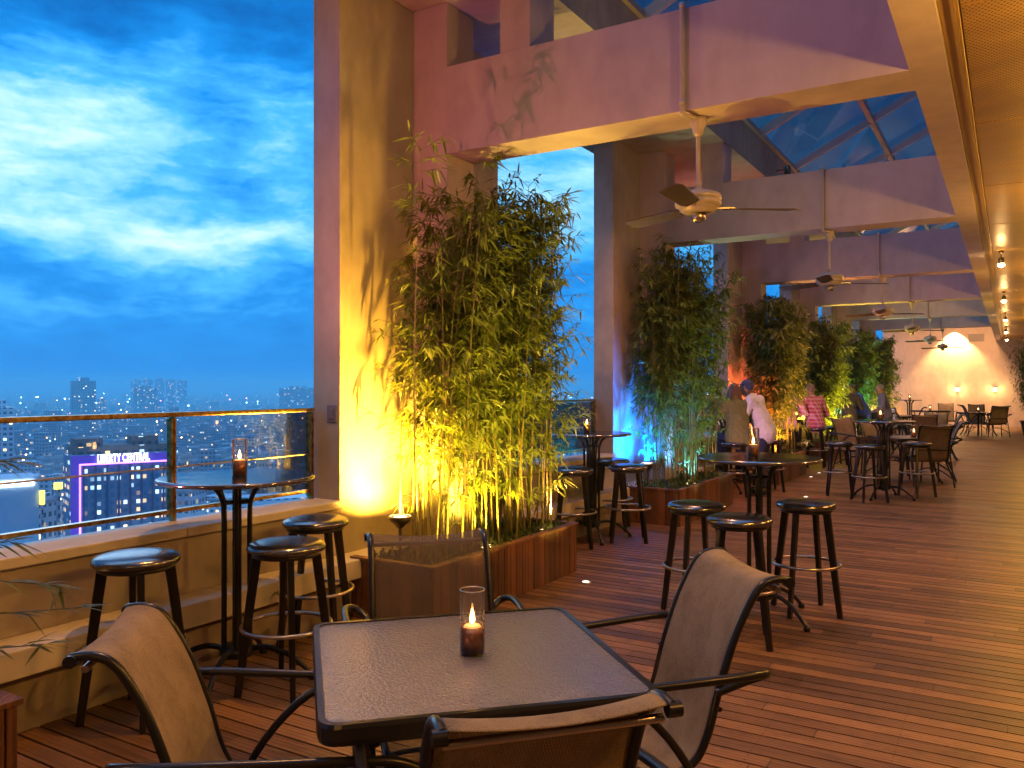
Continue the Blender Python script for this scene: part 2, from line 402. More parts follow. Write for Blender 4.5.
# ------------------------------------------------------------------ furniture
def make_stool():
    e = empty('bar_stool')
    b = MB(); b.lathe([(0,.712),(.175,.712),(.190,.717),(.196,.728),(.194,.741),(.184,.752),(.155,.761),(.09,.768),(0,.770)], n=40); b.build('seat_cushion', M['vinyl'], e)
    b = MB(); b.lathe([(0,.69),(.165,.69),(.172,.695),(.172,.711),(0,.711)], n=32); b.build('seat_ring', M['stoolwood'], e)
    for k in range(4):
        a = PI/4+k*PI/2; ca, sa = math.cos(a), math.sin(a)
        b = MB(); b.bar((ca*.147, sa*.147, .69), (ca*.238, sa*.238, .0), .048, .032, up=(-sa, ca, 0), w2=.036, h2=.026)
        b.build('leg', M['stoolwood'], e, .005)
    b = MB(); b.tube([(.222*math.cos(2*PI*i/36), .222*math.sin(2*PI*i/36), .335) for i in range(36)], .0105, 8, True); b.build('footrest_ring', M['chrome'], e)
    return tag(e, None, 'stool', 'round bar stools')
def make_bartable():
    e = empty('bar_table')
    b = MB(); b.lathe([(0,1.045),(.385,1.045),(.402,1.052),(.406,1.062),(.400,1.070),(.392,1.072),(.388,1.0721),(.05,1.0721),(0,1.0721)], n=56); b.build('table_top', M['tabletop'], e)
    b = MB(); b.tube([(0,0,.1),(0,0,1.045)], .024, 12); b.build('centre_pole', M['black'], e)
    for k in range(6):
        a = k*PI/3+.3; ca, sa = math.cos(a), math.sin(a)
        b = MB(); b.tube(spline([(ca*.075,sa*.075,.17),(ca*.075,sa*.075,.5),(ca*.075,sa*.075,.86),(ca*.088,sa*.088,.96),(ca*.13,sa*.13,1.02),(ca*.19,sa*.19,1.042)], 4), .0125, 8); b.build('rod', M['black'], e)
    b = MB(); b.lathe([(0,.12),(.085,.12),(.09,.13),(.09,.165),(.07,.175),(0,.175)], n=24); b.build('hub', M['black'], e)
    b = MB(); b.lathe([(0,.93),(.082,.93),(.082,.945),(0,.945)], n=24); b.build('collar', M['black'], e)
    for k in range(4):
        a = k*PI/2+.5; ca, sa = math.cos(a), math.sin(a)
        b = MB(); b.tube(spline([(ca*r, sa*r, z) for r, z in ((.06,.15),(.16,.165),(.27,.13),(.36,.065),(.405,.02))], 4), .016, 8, r2=.013)
        b.lathe([(0,0),(.022,0),(.022,.02),(.012,.035),(0,.035)], (ca*.405, sa*.405, 0), 12); b.build('foot', M['black'], e)
    return tag(e, None, 'table', 'round bar tables')
def make_candle(s=1.0):
    e = empty('candle_holder')
    b = MB(); b.lathe([(.037,.0),(.039,.004),(.039,.196)], n=28); b.build('glass_tube', M['cupglass'], e)
    b = MB(); b.tube([(.038*math.cos(2*PI*i/28), .038*math.sin(2*PI*i/28), .197) for i in range(28)], .0018, 6, True); b.build('rim', M['chrome'], e)
    b = MB(); b.lathe([(0,.002),(.034,.002),(.034,.085),(.030,.085),(.030,.075)], n=24); b.build('sleeve', M['copper'], e)
    b = MB(); b.lathe([(.0,.088),(.024,.088),(.029,.080),(.029,.01)], n=20); b.build('candle', M['wax'], e)
    b = MB(); b.lathe([(0,.090),(.0065,.096),(.0085,.105),(.006,.120),(.002,.135),(0,.140)], n=10); b.build('flame', M['flame'], e)
    return tag(e, None, 'candle', 'glass candle holders')
def side_profile(n=5):
    # sling chair rail seen from the side (y forward, z up)
    return spline([(0,.335,.345),(0,.315,.385),(0,.24,.41),(0,.05,.395),(0,-.12,.385),(0,-.205,.42),(0,-.25,.50),(0,-.285,.63),(0,-.335,.78),(0,-.385,.885),(0,-.425,.94),(0,-.47,.958),(0,-.515,.955)], n)
def make_chair(slingm):
    e = empty('patio_chair')
    pr = side_profile()
    W = .222
    b = MB(); vs = []; fs = []; nx = 12
    for i, p in enumerate(pr):
        for j in range(nx+1):
            u = j/nx*2-1; sag = -.018*(1-u*u)
            # sag perpendicular to surface
            tq = (pr[min(i+1, len(pr)-1)]-pr[max(i-1, 0)]).normalized(); nn = Vector((0, tq.z, -tq.y))
            q = p + nn*(.018*(1-u*u))*(-1)
            vs.append((u*W, q.y, q.z))
    for i in range(len(pr)-1):
        for j in range(nx): a = i*(nx+1)+j; fs.append((a, a+1, a+nx+2, a+nx+1))
    b.add(vs, fs, True); o = b.build('sling', slingm, e)
    so = o.modifiers.new('thick', 'SOLIDIFY'); so.thickness = .003
    for sx in (-1, 1):
        b = MB(); b.tube([(sx*(W+.006), p.y, p.z-.004) for p in pr], .0125, 10)
        b.build('side_rail', M['bluemetal'], e)
        arm = spline([(sx*.232,-.275,.62),(sx*.245,-.365,.655),(sx*.285,-.408,.685),(sx*.322,-.375,.70),(sx*.332,-.27,.698),(sx*.318,-.05,.682),(sx*.303,.15,.668),(sx*.292,.27,.652),(sx*.287,.345,.60),(sx*.284,.37,.50)], 5)
        b = MB(); b.tube(arm, .0135, 10); b.build('armrest', M['bluemetal'], e)
        b = MB(); b.tube(spline([(sx*.284,.37,.50),(sx*.28,.375,.36),(sx*.278,.36,.15),(sx*.28,.35,.0)], 4), .0135, 10)
        b.build('leg', M['bluemetal'], e)
        b = MB(); b.tube(spline([(sx*.304,.14,.662),(sx*.298,-.0,.615),(sx*.288,-.13,.48),(sx*.285,-.22,.30),(sx*.29,-.33,.0)], 4), .0125, 10)
        b.build('leg', M['bluemetal'], e)
        b = MB(); b.tube([(sx*.279,.37,.33),(sx*.235,.24,.385)], .010, 8); b.build('bracket', M['bluemetal'], e)
        b = MB(); b.tube([(sx*.287,-.2,.36),(sx*.235,-.13,.375)], .010, 8); b.build('bracket', M['bluemetal'], e)
        b = MB(); b.tube([(sx*(W-.004),-.512,.945),(sx*(W+.024),-.512,.945)], .0165, 10); b.build('end_cap', M['black'], e)
    b = MB(); b.tube([(-W,-.485,.918),(W,-.485,.918)], .010, 8); b.build('top_bar', M['chrome'], e)
    b = MB(); b.tube([(-W,-.292,.565),(W,-.292,.565)], .008, 8); b.build('back_bar', M['bluemetal'], e)
    b = MB(); b.tube(spline([(-.288,-.29,.12),(-.15,-.12,.24),(0,-.06,.27),(.15,-.12,.24),(.288,-.29,.12)], 5), .010, 8)
    b.build('stretcher', M['bluemetal'], e)
    return tag(e, None, 'chair', 'sling patio chairs')
glasstop = mat('rippled_glass_top', (.15,.135,.14), .15, spec=.9); glasstop.node_tree.nodes['Principled BSDF'].inputs['IOR'].default_value = 1.8
t = NT(glasstop); o_ = t.obj(); n1 = t.noise(95, o_, 2); n2 = t.noise(8, o_, 3)
t.bump(t.math('ADD', n1.outputs[0], t.math('MULTIPLY', n2.outputs[0], .4)), .008, .85)
t.link(t.ramp(n2.outputs[0], [(.3,(.10,)*3),(.7,(.20,)*3)]), t.b.inputs['Roughness'])
def make_dining():
    e = empty('dining_table'); h = .45; r = .05
    def rr(hh, rad, n=5):
        pts = []
        for cx, cy, a0 in ((1,1,0),(-1,1,90),(-1,-1,180),(1,-1,270)):
            for q in range(n+1):
                a = R(a0+90*q/n); pts.append((cx*(hh-rad)+rad*math.cos(a), cy*(hh-rad)+rad*math.sin(a)))
        return pts
    o1 = rr(h, .055); i1 = rr(h-.018, .04); N = len(o1)
    b = MB(); b.add([(x, y, .724) for x, y in i1]+[(x, y, .712) for x, y in i1], [tuple(range(N)), tuple(range(N, 2*N))[::-1]]); b.build('glass_top', glasstop, e)
    b = MB(); rings = [(o1,.675),(rr(h+.004,.058),.69),(rr(h+.004,.058),.718),(o1,.728),(i1,.728),(i1,.675)]
    vs = [(x, y, z) for ring, z in rings for x, y in ring]; fs = []
    for q in range(6):
        q2 = (q+1) % 6
        for i in range(N): fs.append((q*N+i, q*N+(i+1) % N, q2*N+(i+1) % N, q2*N+i))
    b.add(vs, fs, False); b.build('rim', M['bluemetal'], e)
    for sx, sy in ((1,1),(1,-1),(-1,1),(-1,-1)):
        b = MB(); b.tube(spline([(sx*.36,sy*.36,.70),(sx*.33,sy*.33,.58),(sx*.27,sy*.27,.36),(sx*.30,sy*.30,.14),(sx*.36,sy*.36,0)], 5), .018, 10); b.build('leg', M['bluemetal'], e)
    b = MB(); b.tube([(.275*math.cos(2*PI*i/28)*1.35, .275*math.sin(2*PI*i/28)*1.35, .36) for i in range(28)], .009, 8, True); b.build('leg_ring', M['bluemetal'], e)
    return tag(e, None, 'table', 'square dining tables')

stool = make_stool(); bart = make_bartable(); cand = make_candle(); chair = make_chair(M['sling']); din = make_dining()
used = set()
def put(proto, x, y, rz, label, z=0, group=None):
    if proto.name not in used:
        used.add(proto.name); o = proto; o.location = (x, y, z); o.rotation_euler.z = rz; o['label'] = label
        if group: o['group'] = group
        return o
    return dup(proto, (x, y, z), rz, label, group)
lamps = []
def candle_light(x, y, z, p=1.2):
    l = bpy.data.lights.new('candle_glow', 'POINT'); l.energy = p; l.color = (1,.5,.16); l.shadow_soft_size = .006
    o = bpy.data.objects.new('candle_glow', l); C.objects.link(o); o.location = (x, y, z+.116)
bt_data = [
 (-3.52,2.99,.0,'tall round bar table standing by the nearest railing, blue sky reflected in its top'),
 (-1.45,5.62,.55,'tall round bar table in the middle of the deck, just behind the right mesh chair'),
 (-3.66,7.62,.2,'tall round bar table between the first and second bamboo planters'),
 (-1.50,12.43,.8,'tall round bar table farther down the deck, in front of the reddish chairs'),
 (-3.60,12.10,.3,'tall round bar table where the standing couple leans, between second and third planters'),
 (-3.62,16.60,.4,'tall round bar table with the two plaid shirted men'),
 (-3.62,21.20,.1,'tall round bar table with the two blue shirted people'),
 (-3.0,31.8,.1,'tall round bar table near the end wall, left of the bright cone')]
for x, y, a, lab in bt_data:
    put(bart, x, y, a, lab)
st_data = [
 (-3.52,2.40,.3,'bar stool nearest the camera at the left, close to the tan chair back'),
 (-3.15,2.99,.15,'bar stool on the deck side of the railing bar table, blue reflection on its seat'),
 (-3.56,3.61,.5,'bar stool between the railing bar table and the lit column'),
 (-1.82,5.42,.75,'bar stool left of the middle bar table, leg in front of the planter'),
 (-1.41,5.00,.3,'bar stool in front of the middle bar table, closest to the right mesh chair'),
 (-1.20,5.88,.55,'bar stool right of the middle bar table, footrest ring clear of others'),
 (-3.62,7.13,.5,'bar stool beside the first planter end, left of its table'),
 (-3.28,7.67,.45,'bar stool on the deck side of the table between the two planters'),
 (-3.70,8.20,.3,'bar stool behind the table between the two planters, next to the second planter'),
 (-2.07,12.43,.2,'bar stool left of the far deck bar table, blue seat'),
 (-1.62,11.98,.6,'bar stool in front of the far deck bar table'),
 (-1.12,12.85,.9,'bar stool hidden behind the pole of the far deck bar table'),
 (-3.33,11.60,.2,'bar stool the woman in olive sits on'),
 (-3.05,12.35,.6,'empty bar stool beside the man in the white shirt'),
 (-3.62,16.02,.4,'bar stool under the plaid shirted man behind the third bamboo'),
 (-3.18,16.42,.1,'bar stool under the plaid shirted man seen from behind'),
 (-2.95,17.2,.5,'empty bar stool right of the plaid shirted men'),
 (-3.22,20.55,.4,'bar stool under the person in black'),
 (-3.0,21.45,.7,'bar stool under the young man in bright blue'),
 (-2.58,21.75,.2,'bar stool under the grey haired man in dull blue')]
for x, y, a, lab in st_data: put(stool, x, y, a, lab)
dn_data = [
 (-1.43,2.09,R(45.5),'square patio table with rippled glass top and candle, in the foreground'),
 (-1.42,14.75,R(40),'square patio table lit by two candles beyond the far deck bar table'),
 (-1.45,19.6,R(45),'square patio table with pale top behind the purple tinted chair'),
 (-2.6,25.2,R(45),'square patio table far down the deck on the left'),
 (-.85,29.6,R(45),'square patio table beside the dark chair at the far right'),
 (-2.3,31.0,R(40),'square patio table close to the end wall')]
for x, y, a, lab in dn_data: put(din, x, y, a, lab)
def chair_at(mx, my, fx, fy, lab, proto=None):
    """mx,my = middle of the top of the back, fx,fy = facing"""
    L = math.hypot(fx, fy); fx /= L; fy /= L
    x = mx+fx*.50; y = my+fy*.50
    return put(proto or chair, x, y, math.atan2(-fx, fy), lab)
chair_at(-2.075,1.33,.76,.65,'tan mesh patio chair at the left of the foreground table, back curling to the left').scale.z = .94
chair_at(-.75,2.775,-.74,-.67,'tan mesh patio chair on the right of the foreground table, dark curved armrests')
thin = make_chair(M['slingthin'])
chair_at(-2.03,2.68,.71,-.71,'see through mesh patio chair behind the foreground table, in front of the bamboo planter', thin)
chair_at(-.725,1.37,-.74,.67,'mesh patio chair in the nearest foreground, back turned to the camera').scale.z = .975
for q in [(-.93,13.95,-.35,.9,'brown mesh patio chair seen squarely from behind, at the candle lit square table'),
          (-.62,15.45,-1,-.15,'mesh patio chair with purple light on its side, right of the candle lit square table'),
          (-2.12,15.05,.9,-.5,'reddish brown mesh chair facing the camera, left of the far deck bar table'),
          (-2.75,16.3,.8,-.6,'orange lit mesh chair half hidden behind the reddish brown one'),
          (-.80,19.6,-1,-.1,'dark mesh patio chair right of the pale topped table'),
          (-1.5,18.9,-.1,1,'mesh patio chair in front of the pale topped table, back to the camera'),
          (-2.2,19.9,1,.1,'mesh patio chair left of the pale topped table'),
          (-1.4,20.5,0,-1,'yellowish lit mesh patio chair beyond the pale topped table'),
          (-.22,28.7,-.3,.9,'dark mesh patio chair farthest right, squarely from behind, by the potted bamboo'),
          (-.95,30.9,.1,-1,'mesh patio chair pair member nearest the right wall lamp'),
          (-1.35,29.3,1,.2,'mesh patio chair just left of the far right table'),
          (-1.9,32.0,.1,-1,'mesh patio chair against the glow of the left wall lamp'),
          (-2.9,24.5,.2,1,'mesh patio chair at the far left square table'),
          (-2.0,25.6,-1,-.1,'mesh patio chair right of the far left square table')]:
    chair_at(*q)
cd = [(-1.42,2.11,.725,'glass candle holder with copper sleeve on the foreground table'),
      (-3.50,2.99,1.072,'glass candle holder on the bar table by the nearest railing'),
      (-1.47,5.55,1.072,'glass candle holder on the bar table in the middle of the deck'),
      (-3.68,7.55,1.072,'glass candle holder on the bar table between the two planters'),
      (-1.53,12.35,1.072,'glass candle holder on the far deck bar table'),
      (-1.32,14.62,.725,'glass candle holder on the square table next to the square brown chair'),
      (-1.55,19.5,.725,'glass candle holder on the pale topped square table'),
      (-3.62,12.2,1.072,'glass candle holder beside the leaning couple'),
      (-3.0,31.8,1.072,'glass candle holder on the bar table near the end wall'),
      (-2.3,31.0,.725,'glass candle holder on the square table close to the end wall'),
      (-.85,29.6,.725,'glass candle holder on the far right square table')]
for i, (x, y, z, lab) in enumerate(cd):
    put(cand, x, y, 0, lab, z)
    if i < 7: candle_light(x, y, z, .9 if i < 4 else .7)

# ------------------------------------------------------------------ planters and bamboo
pl_names = {-1:'wooden planter box at the bottom left corner','0':''}
def planter(k):
    y0 = 4.17+BAY*k
    lab = {-1:'slatted wooden planter box at the bottom left corner of the view',0:'slatted dark wooden planter box under the nearest tall bamboo, behind the foreground table',
           1:'slatted wooden planter box under the blue lit bamboo',2:'slatted wooden planter box under the orange lit bamboo',3:'slatted wooden planter box under the yellow lit bamboo',
           4:'slatted wooden planter box under the teal lit bamboo',5:'slatted wooden planter box under the farthest bamboo on the left'}[k]
    e = empty('planter_box', (-3.1, y0, 0), 0, lab, 'planter', 'wooden planters at the columns')
    b = MB(); w = .085; y = 0
    while y < 1.98: b.box(-.022, 0, y+.002, min(y+w, 2.0)-.004, .0, .385); y += w
    for yy in (0.0, 1.978):
        x = -.684
        while x < -.03: b.box(x+.002, min(x+w, -.024)-.004, yy, yy+.022, 0, .385); x += w
    b.build('side_slats', M['planter'], e, .003)
    b = MB(); b.box(-.05,.012,-.012,2.012,.387,.41); b.box(-.688,-.052,-.012,.045,.387,.41); b.box(-.688,-.052,1.955,2.012,.387,.41); b.build('top_trim', M['planter'], e, .003)
    b = MB(); b.box(-.684,-.03,.03,1.97,.02,.352); b.build('soil', M['soil'], e)
    # creeping ground cover
    rnd = random.Random(50+k); b = MB()
    for q in range(900 if k < 2 else 300):
        x = rnd.uniform(-.66,-.03); y = rnd.uniform(.04,1.96); a = rnd.uniform(0, 2*PI); L = rnd.uniform(.03,.09); h = rnd.uniform(.02,.09); ww = .008 if k < 2 else .014
        z = .352; p = Vector((x,y,z)); d = Vector((math.cos(a),math.sin(a),0)); s_ = Vector((-d.y,d.x,0))*ww
        b.add([p-s_, p+s_, p+d*L*.5+s_+Vector((0,0,h)), p+d*L*.5-s_+Vector((0,0,h)), p+d*L+Vector((0,0,h*.7))], [(0,1,2,3),(3,2,4)])
    o = b.build('ground_cover', M['grass'], loc=(-3.1, y0, 0)); tag(o, 'low green ground cover filling the planter, part %s' % 'abcdefgh'[k+1] if False else None, None, None, 'stuff')
    o['label'] = 'low green ground cover growing in the ' + {-1:'corner planter',0:'nearest bamboo planter',1:'blue lit planter',2:'orange lit planter',3:'yellow lit planter',4:'teal lit planter',5:'farthest planter'}[k]
    o['category'] = 'ground cover'
for k in range(-1, 6): planter(k)

def leaf(b, p, d, L, W, up):
    d = d.normalized(); s_ = d.cross(up)
    if s_.length < 1e-3: s_ = Vector((1,0,0))
    s_.normalize(); s_ *= W/2; dr = Vector((0,0,-L*.18))
    b.add([p, p+d*L*.3+s_, p+d*L*.3-s_, p+d*L+dr, p+d*L*.62+s_*.75+dr*.4, p+d*L*.62-s_*.75+dr*.4], [(0,2,1),(1,2,5,4),(4,5,3)])
def bamboo(k, n_culm, n_leaf, seed, hts, ysp=(.15,1.85), leaf_L=(.07,.14), sparse=True, W=.016):
    rnd = random.Random(seed)
    lab = {-1:'bamboo clump whose leaf tips poke in at the left edge',0:'tall bamboo clump glowing yellow at its base, beside the first column',1:'tall dark bamboo clump with blue light behind it',
           2:'bamboo clump lit orange at its base, behind the seated people',3:'bamboo clump lit bright yellow green at its base',4:'bamboo clump lit teal, left of the blue shirted people',5:'darkest bamboo clump, last before the end wall'}[k]
    y0 = 4.17+BAY*k
    e = empty('bamboo_clump', (-3.5, y0, .35), 0, lab, 'bamboo', 'bamboo clumps along the parapet')
    fol = MB()
    for c in range(n_culm):
        x = rnd.uniform(-.20,.28); y = ysp[0]+(ysp[1]-ysp[0])*rnd.random()**(.72 if k == 0 else 1); h = rnd.uniform(*hts)
        lx = rnd.gauss(.02,.09); ly = rnd.gauss(0,.13)
        if x+lx < -.22: lx = .0
        base = Vector((x,y,0)); top = base+Vector((lx,ly,h)); mid = base.lerp(top,.5)+Vector((rnd.uniform(-.03,.03),rnd.uniform(-.05,.05),0))
        pts = spline([base, mid, top+Vector((rnd.uniform(-.02,.10), rnd.uniform(-.12,.12), -.05))], 5)
        b = MB(); r0 = rnd.uniform(.004,.009); b.tube(pts, r0, 6, r2=.002)
        b.build('culm', M['culm'], e)
        full = rnd.random() < .82
        nl = int(n_leaf/n_culm)
        nb = max(4, nl//11)
        if k == 0 and y < .45: nb = int(nb*.38)
        for q in range(nb):
            t_ = (rnd.random()**.80) * .84+.16
            if t_ < .36 and rnd.random() < .72: continue
            i = min(len(pts)-2, int(t_*(len(pts)-1))); p = pts[i].lerp(pts[i+1], rnd.random())
            a = rnd.uniform(0, 2*PI); 
            br = Vector((math.cos(a), math.sin(a), rnd.uniform(.1,.7))); bl = rnd.uniform(.10,.36)*(1.1-.35*t_)
            if p.x+br.x*bl < -.34: br.x = abs(br.x)
            tip = p+br*bl
            fol.bar(p, tip, .0025, .0025)
            for m_ in range(11):
                f = .25+.75*rnd.random(); pp = p.lerp(tip, f)
                d = Vector((br.x*.6+rnd.gauss(0,.55), br.y*.6+rnd.gauss(0,.55), rnd.gauss(-.25,.40)))
                leaf(fol, pp, d, rnd.uniform(*leaf_L), W*rnd.uniform(.8,1.2), Vector((rnd.gauss(0,.3),rnd.gauss(0,.3),1)))
    fo = fol.build('foliage', M['leaf'], e)
    return e
bamboo(-1, 18, 5200, 3, (1.6,2.7), ysp=(.2,1.35))
rnd = random.Random(8); sp_o = [o for o in bpy.data.objects if o.name.startswith('bamboo_clump')][0]; fb = MB()
for (bx, by, bz), (tx, ty, tz) in (((.1,1.8,.35),(.38,2.25,.33)),((.1,1.85,.5),(.34,2.2,.42)),((0,1.8,.2),(.3,2.15,.2)),((-.1,1.8,.95),(.2,2.12,.90)),((.05,1.8,.55),(.30,2.02,.62))):
    p0 = Vector((bx,by,bz)); p1 = Vector((tx,ty,tz)); fb.bar(p0, p1, .003, .003)
    for q in range(16):
        pp = p0.lerp(p1, .45+.55*rnd.random()); leaf(fb, pp, (p1-p0).normalized()+Vector((rnd.gauss(0,.5), rnd.gauss(0,.5), rnd.gauss(.0,.35))), rnd.uniform(.08,.15), .014, Vector((rnd.gauss(0,.3),rnd.gauss(0,.3),1)))
fb.build('foliage', M['leaf'], sp_o)
bamboo(0, 84, 33000, 11, (1.7,2.86), ysp=(.05,1.95), leaf_L=(.06,.145), W=.0165)
bamboo(1, 50, 24000, 12, (2.1,2.9), leaf_L=(.07,.14), W=.018)
for k in (2,3,4,5): bamboo(k, 30, 16000, 20+k, (1.9,2.75), leaf_L=(.09,.17), W=.026)
# potted bamboo at the far right
rnd = random.Random(5)
e = empty('potted_bamboo', (.55,30.2,0), 0, 'potted bamboo shrub at the far right, below the metal ceiling', 'plant')
b = MB(); b.lathe([(0,0),(.2,0),(.27,.42),(.30,.44),(.30,.47),(.26,.47),(.25,.43),(0,.43)], n=20); b.build('pot', M['planter'], e)
fol = MB(); st = MB()
for c in range(16):
    a = rnd.uniform(0,2*PI); r_ = rnd.uniform(0,.18); p0 = Vector((r_*math.cos(a), r_*math.sin(a), .42)); h = rnd.uniform(1.6,2.7)
    p1 = p0+Vector((rnd.gauss(0,.2), rnd.gauss(0,.2), h)); 
    b = MB(); b.tube([p0, p0.lerp(p1,.5)+Vector((.03,0,0)), p1], .008, 5, r2=.003); b.build('culm', M['culm'], e)
    for q in range(420):
        t_ = rnd.uniform(.3,1); pp = p0.lerp(p1,t_)+Vector((rnd.gauss(0,.15), rnd.gauss(0,.15), rnd.gauss(0,.08)))
        leaf(fol, pp, Vector((rnd.gauss(0,1), rnd.gauss(0,1), rnd.gauss(-.2,.5))), rnd.uniform(.08,.15), .028, Vector((0,0,1)))
fol.build('foliage', M['leaf'], e)

# ------------------------------------------------------------------ ceiling fans
def make_fan():
    e = empty('ceiling_fan'); z0 = 3.286
    b = MB(); b.lathe([(0,0),(.052,0),(.055,-.02),(.048,-.045),(.036,-.07),(.034,-.09),(.022,-.12),(0,-.12)][::-1], (0,0,z0), 24); b.build('canopy', M['fan'], e)
    b = MB(); b.tube([(0,0,z0-.11),(0,0,2.83)], .013, 10); b.build('down_rod', M['fan'], e)
    b = MB(); b.lathe([(0,-.075),(.075,-.075),(.105,-.068),(.118,-.052),(.122,-.045),(.122,-.038),(.143,-.032),(.148,-.02),(.148,-.006),(.143,-.002),(.143,.004),(.148,.008),(.148,.028),(.140,.042),(.10,.058),(.04,.068),(.022,.09),(.018,.11),(0,.11)], (0,0,2.745), 36); b.build('motor_housing', M['fan'], e)
    b = MB(); b.lathe([(0,-.135),(.025,-.135),(.045,-.122),(.05,-.10),(.047,-.078),(0,-.078)], (0,0,2.745), 20); b.build('switch_cup', M['chrome'], e)
    for k in range(3):
        a = R(34)+k*2*PI/3; ca, sa = math.cos(a), math.sin(a)
        b = MB(); d = Vector((ca,sa,0)); n_ = Vector((-sa,ca,0)); tl = Vector((0,0,.012))
        p = [d*.16, d*.20, d*.62, d*.66]; w = [.03,.06,.075,.045]; vs = []
        for pi, wi in zip(p, w):
            for sg in (-1,1):
                for zz in (-.004,.004): vs.append(pi+n_*wi*sg+tl*sg+Vector((0,0,2.70+zz)))
        fs = []
        for i in range(3):
            a0 = i*4; fs += [(a0,a0+4,a0+6,a0+2),(a0+1,a0+3,a0+7,a0+5),(a0,a0+1,a0+5,a0+4),(a0+2,a0+6,a0+7,a0+3)]
        fs += [(0,2,3,1),(12,13,15,14)]
        b.add(vs, fs); bo = b.build('blade', M['fanblade'], e)
        b = MB(); b.bar(tuple(d*.09+Vector((0,0,2.70))), tuple(d*.24+Vector((0,0,2.706))), .03, .008); b.build('blade_iron', M['chrome'], bo)
    b = MB(); b.tube(spline([(-.035,-.205,3.95),(-.035,-.203,3.6),(-.035,-.203,3.30),(-.03,-.19,3.262),(-.01,-.12,3.262),(0,-.05,3.275)], 5), .016, 8)
    b.lathe([(0,0),(.02,0),(.02,.03),(0,.03)], (-.035,-.203,3.93), 10); b.lathe([(0,0),(.02,0),(.02,.03),(0,.03)], (-.035,-.203,3.32), 10)
    b.build('conduit', M['fan'], e)
    return tag(e, None, 'fan', 'ceiling fans hanging from the cross beams')
fan = make_fan()
fl = ['ceiling fan nearest the camera, large housing under the rose beam','second ceiling fan from the camera, over the middle of the deck','third ceiling fan from the camera',
      'fourth ceiling fan from the camera, blades before the grey beam','fifth ceiling fan from the camera','farthest ceiling fan, just above the light cone on the end wall']
for k in range(6): put(fan, -1.73, 5.19+BAY*k, 0, fl[k])

# ------------------------------------------------------------------ lights with their fixtures, and added fills
def spot(name, loc, tgt, power, col, ang, blend=.6, size=.04):
    l = bpy.data.lights.new(name, 'SPOT'); l.energy = power; l.color = col; l.spot_size = R(ang); l.spot_blend = blend; l.shadow_soft_size = size
    o = bpy.data.objects.new(name, l); C.objects.link(o); o.location = loc
    o.rotation_euler = (Vector(tgt)-Vector(loc)).to_track_quat('-Z', 'Y').to_euler(); return o
def make_uplight():
    e = empty('uplight')
    b = MB(); b.lathe([(0,0),(.02,0),(.035,.02),(.075,.05),(.085,.075),(.08,.085),(.0,.07)], n=20); b.build('lamp_head', M['lampbody'], e)
    b = MB(); b.tube([(0,0,-.2),(0,0,.02)], .012, 8); b.build('stake', M['lampbody'], e)
    b = MB(); b.lathe([(0,.078),(.06,.078),(.072,.084)][::-1], n=20); b.build('lens', M['lampface'], e)
    return tag(e, None, 'lamp', 'planter uplights')
upl = make_uplight()
WARM = (1,.44,.12)
ucol = {-1:((1,.10,.10),'red'), 0:((1,.50,.045),'yellow'), 1:((.0,.15,1),'blue'), 2:((1,.13,.05),'red orange'), 3:((1,.75,.05),'yellow green'), 4:((.05,.8,.65),'teal'), 5:((1,.6,.2),'amber')}
upow = {-1:40, 0:560, 1:330, 2:420, 3:520, 4:300, 5:90}
for k in range(-1, 6):
    y0 = 4.17+BAY*k; col, nm = ucol[k]
    put(upl, -3.60, y0+.29, 0, 'small %s uplight staked in the planter%s' % (nm, {-1:' at the left corner',0:' by the first column'}.get(k,'')), .57)
    spot('column_uplight', (-3.55, y0+.24, .67), (-3.98, y0+.50, 1.55), upow[k], col, 150, 1.0, .03)
# added second lamps that brighten the stems
w2 = {0:((1,.62,.055),100), 1:((.1,.5,1),25), 2:((1,.36,.06),120), 3:((1,.78,.05),170), 4:((.1,.9,.7),80), 5:((1,.7,.2),40)}
for k, (col, p) in w2.items():   # added low fills among the stems
    y0 = 4.17+BAY*k
    put(upl, -3.30, y0+.9, 0, 'small added fill lamp among the bamboo stems, %s wash' % ucol[k][1], .29)
    spot('stem_fill', (-3.32, y0+.9, .46), (-3.5, y0+1.15, 2.2), p, col, 140, .8, .03)
    if k in (0,2,3):
        spot('stem_fill', (-3.10, y0+.25, .44), (-3.5, y0+.9, 1.9), p*.6, col, 110, .9, .03)
        spot('stem_fill', (-3.72, y0+1.15, .44), (-3.86, y0+1.05, 1.9), p*.35, col, 120, .9, .03)

# added fills at deck level, without fittings, brightening each bamboo screen
for k, col, p in ((0,(1,.66,.10),230),(1,(.60,.85,.50),70),(2,(1,.50,.14),150),(3,(1,.78,.12),190),(4,(.8,.85,.30),120),(5,(1,.75,.25),90)):
    y0 = 4.17+BAY*k
    for dy in (.45, 1.7):
        spot('bamboo_fill', (-2.45, y0+dy, .03), (-3.5, y0+dy*.6+.4, 2.1), p, col, 78, 1.0, .04)
def make_down():
    e = empty('ceiling_spotlight')
    b = MB(); b.lathe([(0,.0),(.03,.0),(.03,-.03),(0,-.03)][::-1], (0,0,0), 16); b.tube([(0,0,-.02),(0,0,-.09)], .008, 8); b.build('mount', M['lampbody'], e)
    b = MB(); b.lathe([(.034,-.17),(.036,-.165),(.032,-.09),(0,-.085)], n=18); b.build('lamp_housing', M['lampbody'], e)
    b = MB(); b.lathe([(.0,-.215),(.025,-.208),(.04,-.190),(.036,-.170)], n=18); b.build('lens', M['spotface'], e)
    return tag(e, None, 'lamp', 'ceiling spotlights')
dwn = make_down()
